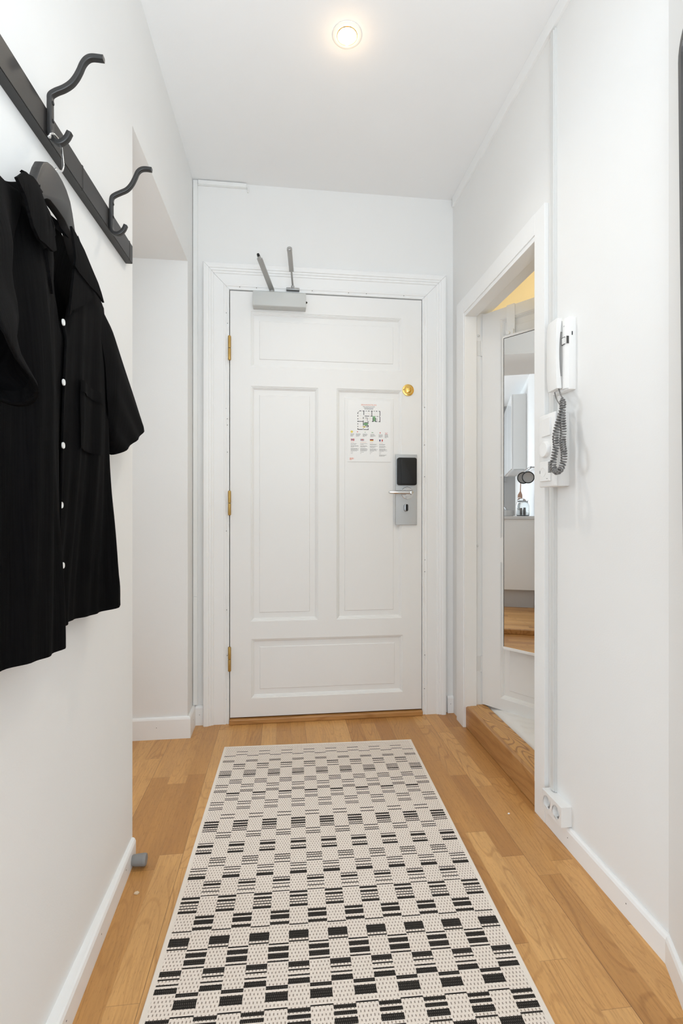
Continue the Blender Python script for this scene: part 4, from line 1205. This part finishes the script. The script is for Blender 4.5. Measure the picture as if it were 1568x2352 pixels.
# rail with hanging strainers and spatula
RA = root('utensil_rail', (-2.5, 1.65, 1.49), 'short steel utensil rail on the white kitchen wall in the mirror', 'rail')
b = NB(); tube(b, [(-2.70, 1.665, 1.495), (-2.14, 1.665, 1.495)], .007, 12)
tube(b, [(-2.70, 1.622, 1.495), (-2.70, 1.665, 1.495)], .006, 10); tube(b, [(-2.14, 1.622, 1.495), (-2.14, 1.665, 1.495)], .006, 10)
obj('rod', b, M_STEEL, RA, True)
b = NB(); box(b, -2.16, -2.12, 1.621, 1.629, 1.455, 1.535, .001); obj('bracket', b, M_STEEL, RA)
for k, (x, y) in enumerate(((-2.17, 1.695), (-2.24, 1.735))):
    st = root('round_strainer', (x, y, 1.38), ['small round black-rimmed strainer hung nearest on the utensil rail', 'second round black-rimmed strainer hung behind the first on the rail'][k], 'strainer', 'strainers on the utensil rail')
    b = NB(); ring = [(x, y+.058*math.cos(2*PI*q/36), 1.392+.058*math.sin(2*PI*q/36)) for q in range(37)]
    tube(b, ring, .0052, 8, cap=False); obj('rim', b, M_READER, st, True)
    b = NB(); lathe(b, [(.056, 0), (.05, .02), (.03, .034), (0, .04)], (x, y, 1.392), (-1, 0, 0), 28, caps=False); obj('mesh_bowl', b, M_CREAMSTONE, st, True)
    b = NB(); tube(b, catmull([(x, y, 1.452), (x-.002, y-.012, 1.475), (x-.004, 1.668, 1.507), (x-.006, 1.658, 1.494)], 5), .0022, 8); obj('handle', b, M_STEEL, st, True)
SP = root('wooden_spatula', (-2.5, 1.73, 1.2), 'reddish wooden spatula hanging below the kitchen rail in the mirror', 'spatula')
b = NB()
prism(b, [(1.735, 1.41), (1.744, 1.41), (1.750, 1.26), (1.772, 1.22), (1.775, 1.16), (1.765, 1.13), (1.735, 1.13), (1.722, 1.16), (1.724, 1.22), (1.738, 1.26)], 'x', -2.462, -2.450, bev=.003)
tube(b, catmull([(-2.456, 1.7395, 1.405), (-2.456, 1.715, 1.45), (-2.456, 1.680, 1.503), (-2.456, 1.662, 1.506), (-2.456, 1.654, 1.497)], 5), .002, 8)
obj('blade', b, M_COPPER, SP, True, 35)

# ------------------------------------------------------------------ light
w = bpy.data.worlds.new('daylight'); scene.world = w; w.use_nodes = True
bg = w.node_tree.nodes['Background']; bg.inputs[0].default_value = (.76, .89, 1.0, 1); bg.inputs[1].default_value = 1.8
def area(name, loc, target, sx, sy, power, col):
    l = bpy.data.lights.new(name, 'AREA'); l.shape = 'RECTANGLE'; l.size = sx; l.size_y = sy; l.energy = power; l.color = col
    o = bpy.data.objects.new(name, l); COL.objects.link(o); o.location = loc
    o.rotation_euler = (Vector(target)-Vector(loc)).to_track_quat('-Z', 'Y').to_euler()
    return o
area('kitchen_window_light', (-4.44, 3.1, 1.55), (.8, 1.3, 1.15), 1.5, 1.3, 62, (.81, .91, 1.0))
area('living_room_window_light', (-2.6, -1.0, 1.45), (.8, 1.3, 1.2), 1.6, 1.5, 12, (.84, .92, 1.0))
area('ceiling_fill_light', (.1, -.4, 1.0), (.1, -.39, 2.6), .8, .8, 28, (.82, .92, 1.0))  # added unseen uplight behind the camera, brightens the ceiling
l = bpy.data.lights.new('downlight_spot', 'SPOT'); l.energy = 15; l.color = (1, .92, .80); l.spot_size = math.radians(125); l.spot_blend = 1; l.shadow_soft_size = .03
o = bpy.data.objects.new('downlight_spot', l); COL.objects.link(o); o.location = (.218, 1.6577, HC-.02)
l = bpy.data.lights.new('downlight_glow', 'POINT'); l.energy = .13; l.color = (1, .66, .36); l.shadow_soft_size = .02
o = bpy.data.objects.new('downlight_glow', l); COL.objects.link(o); o.location = (.218, 1.6577, HC-.055)
l = bpy.data.lights.new('bathroom_lamp', 'POINT'); l.energy = 7; l.color = (1, .88, .62); l.shadow_soft_size = .12
o = bpy.data.objects.new('bathroom_lamp', l); COL.objects.link(o); o.location = (1.75, 1.9, 2.35)

# ------------------------------------------------------------------ camera
cam = bpy.data.cameras.new('camera'); co = bpy.data.objects.new('camera', cam); COL.objects.link(co)
cam.sensor_fit = 'AUTO'; cam.sensor_width = 36; cam.lens = 1148*36/2352
cam.shift_y = 4/2352
cam.clip_start = .02; cam.clip_end = 60
co.location = (0, 0, 1.013)
co.rotation_euler = (PI/2, 0, math.radians(-6.85))
scene.camera = co

vs = scene.view_settings
vs.view_transform = 'Standard'; vs.look = 'None'; vs.gamma = 1; vs.use_curve_mapping = False; vs.exposure = 0.5
scene.cycles.max_bounces = 10; scene.cycles.diffuse_bounces = 6; scene.cycles.use_denoising = True
scene.cycles.sample_clamp_indirect = 6
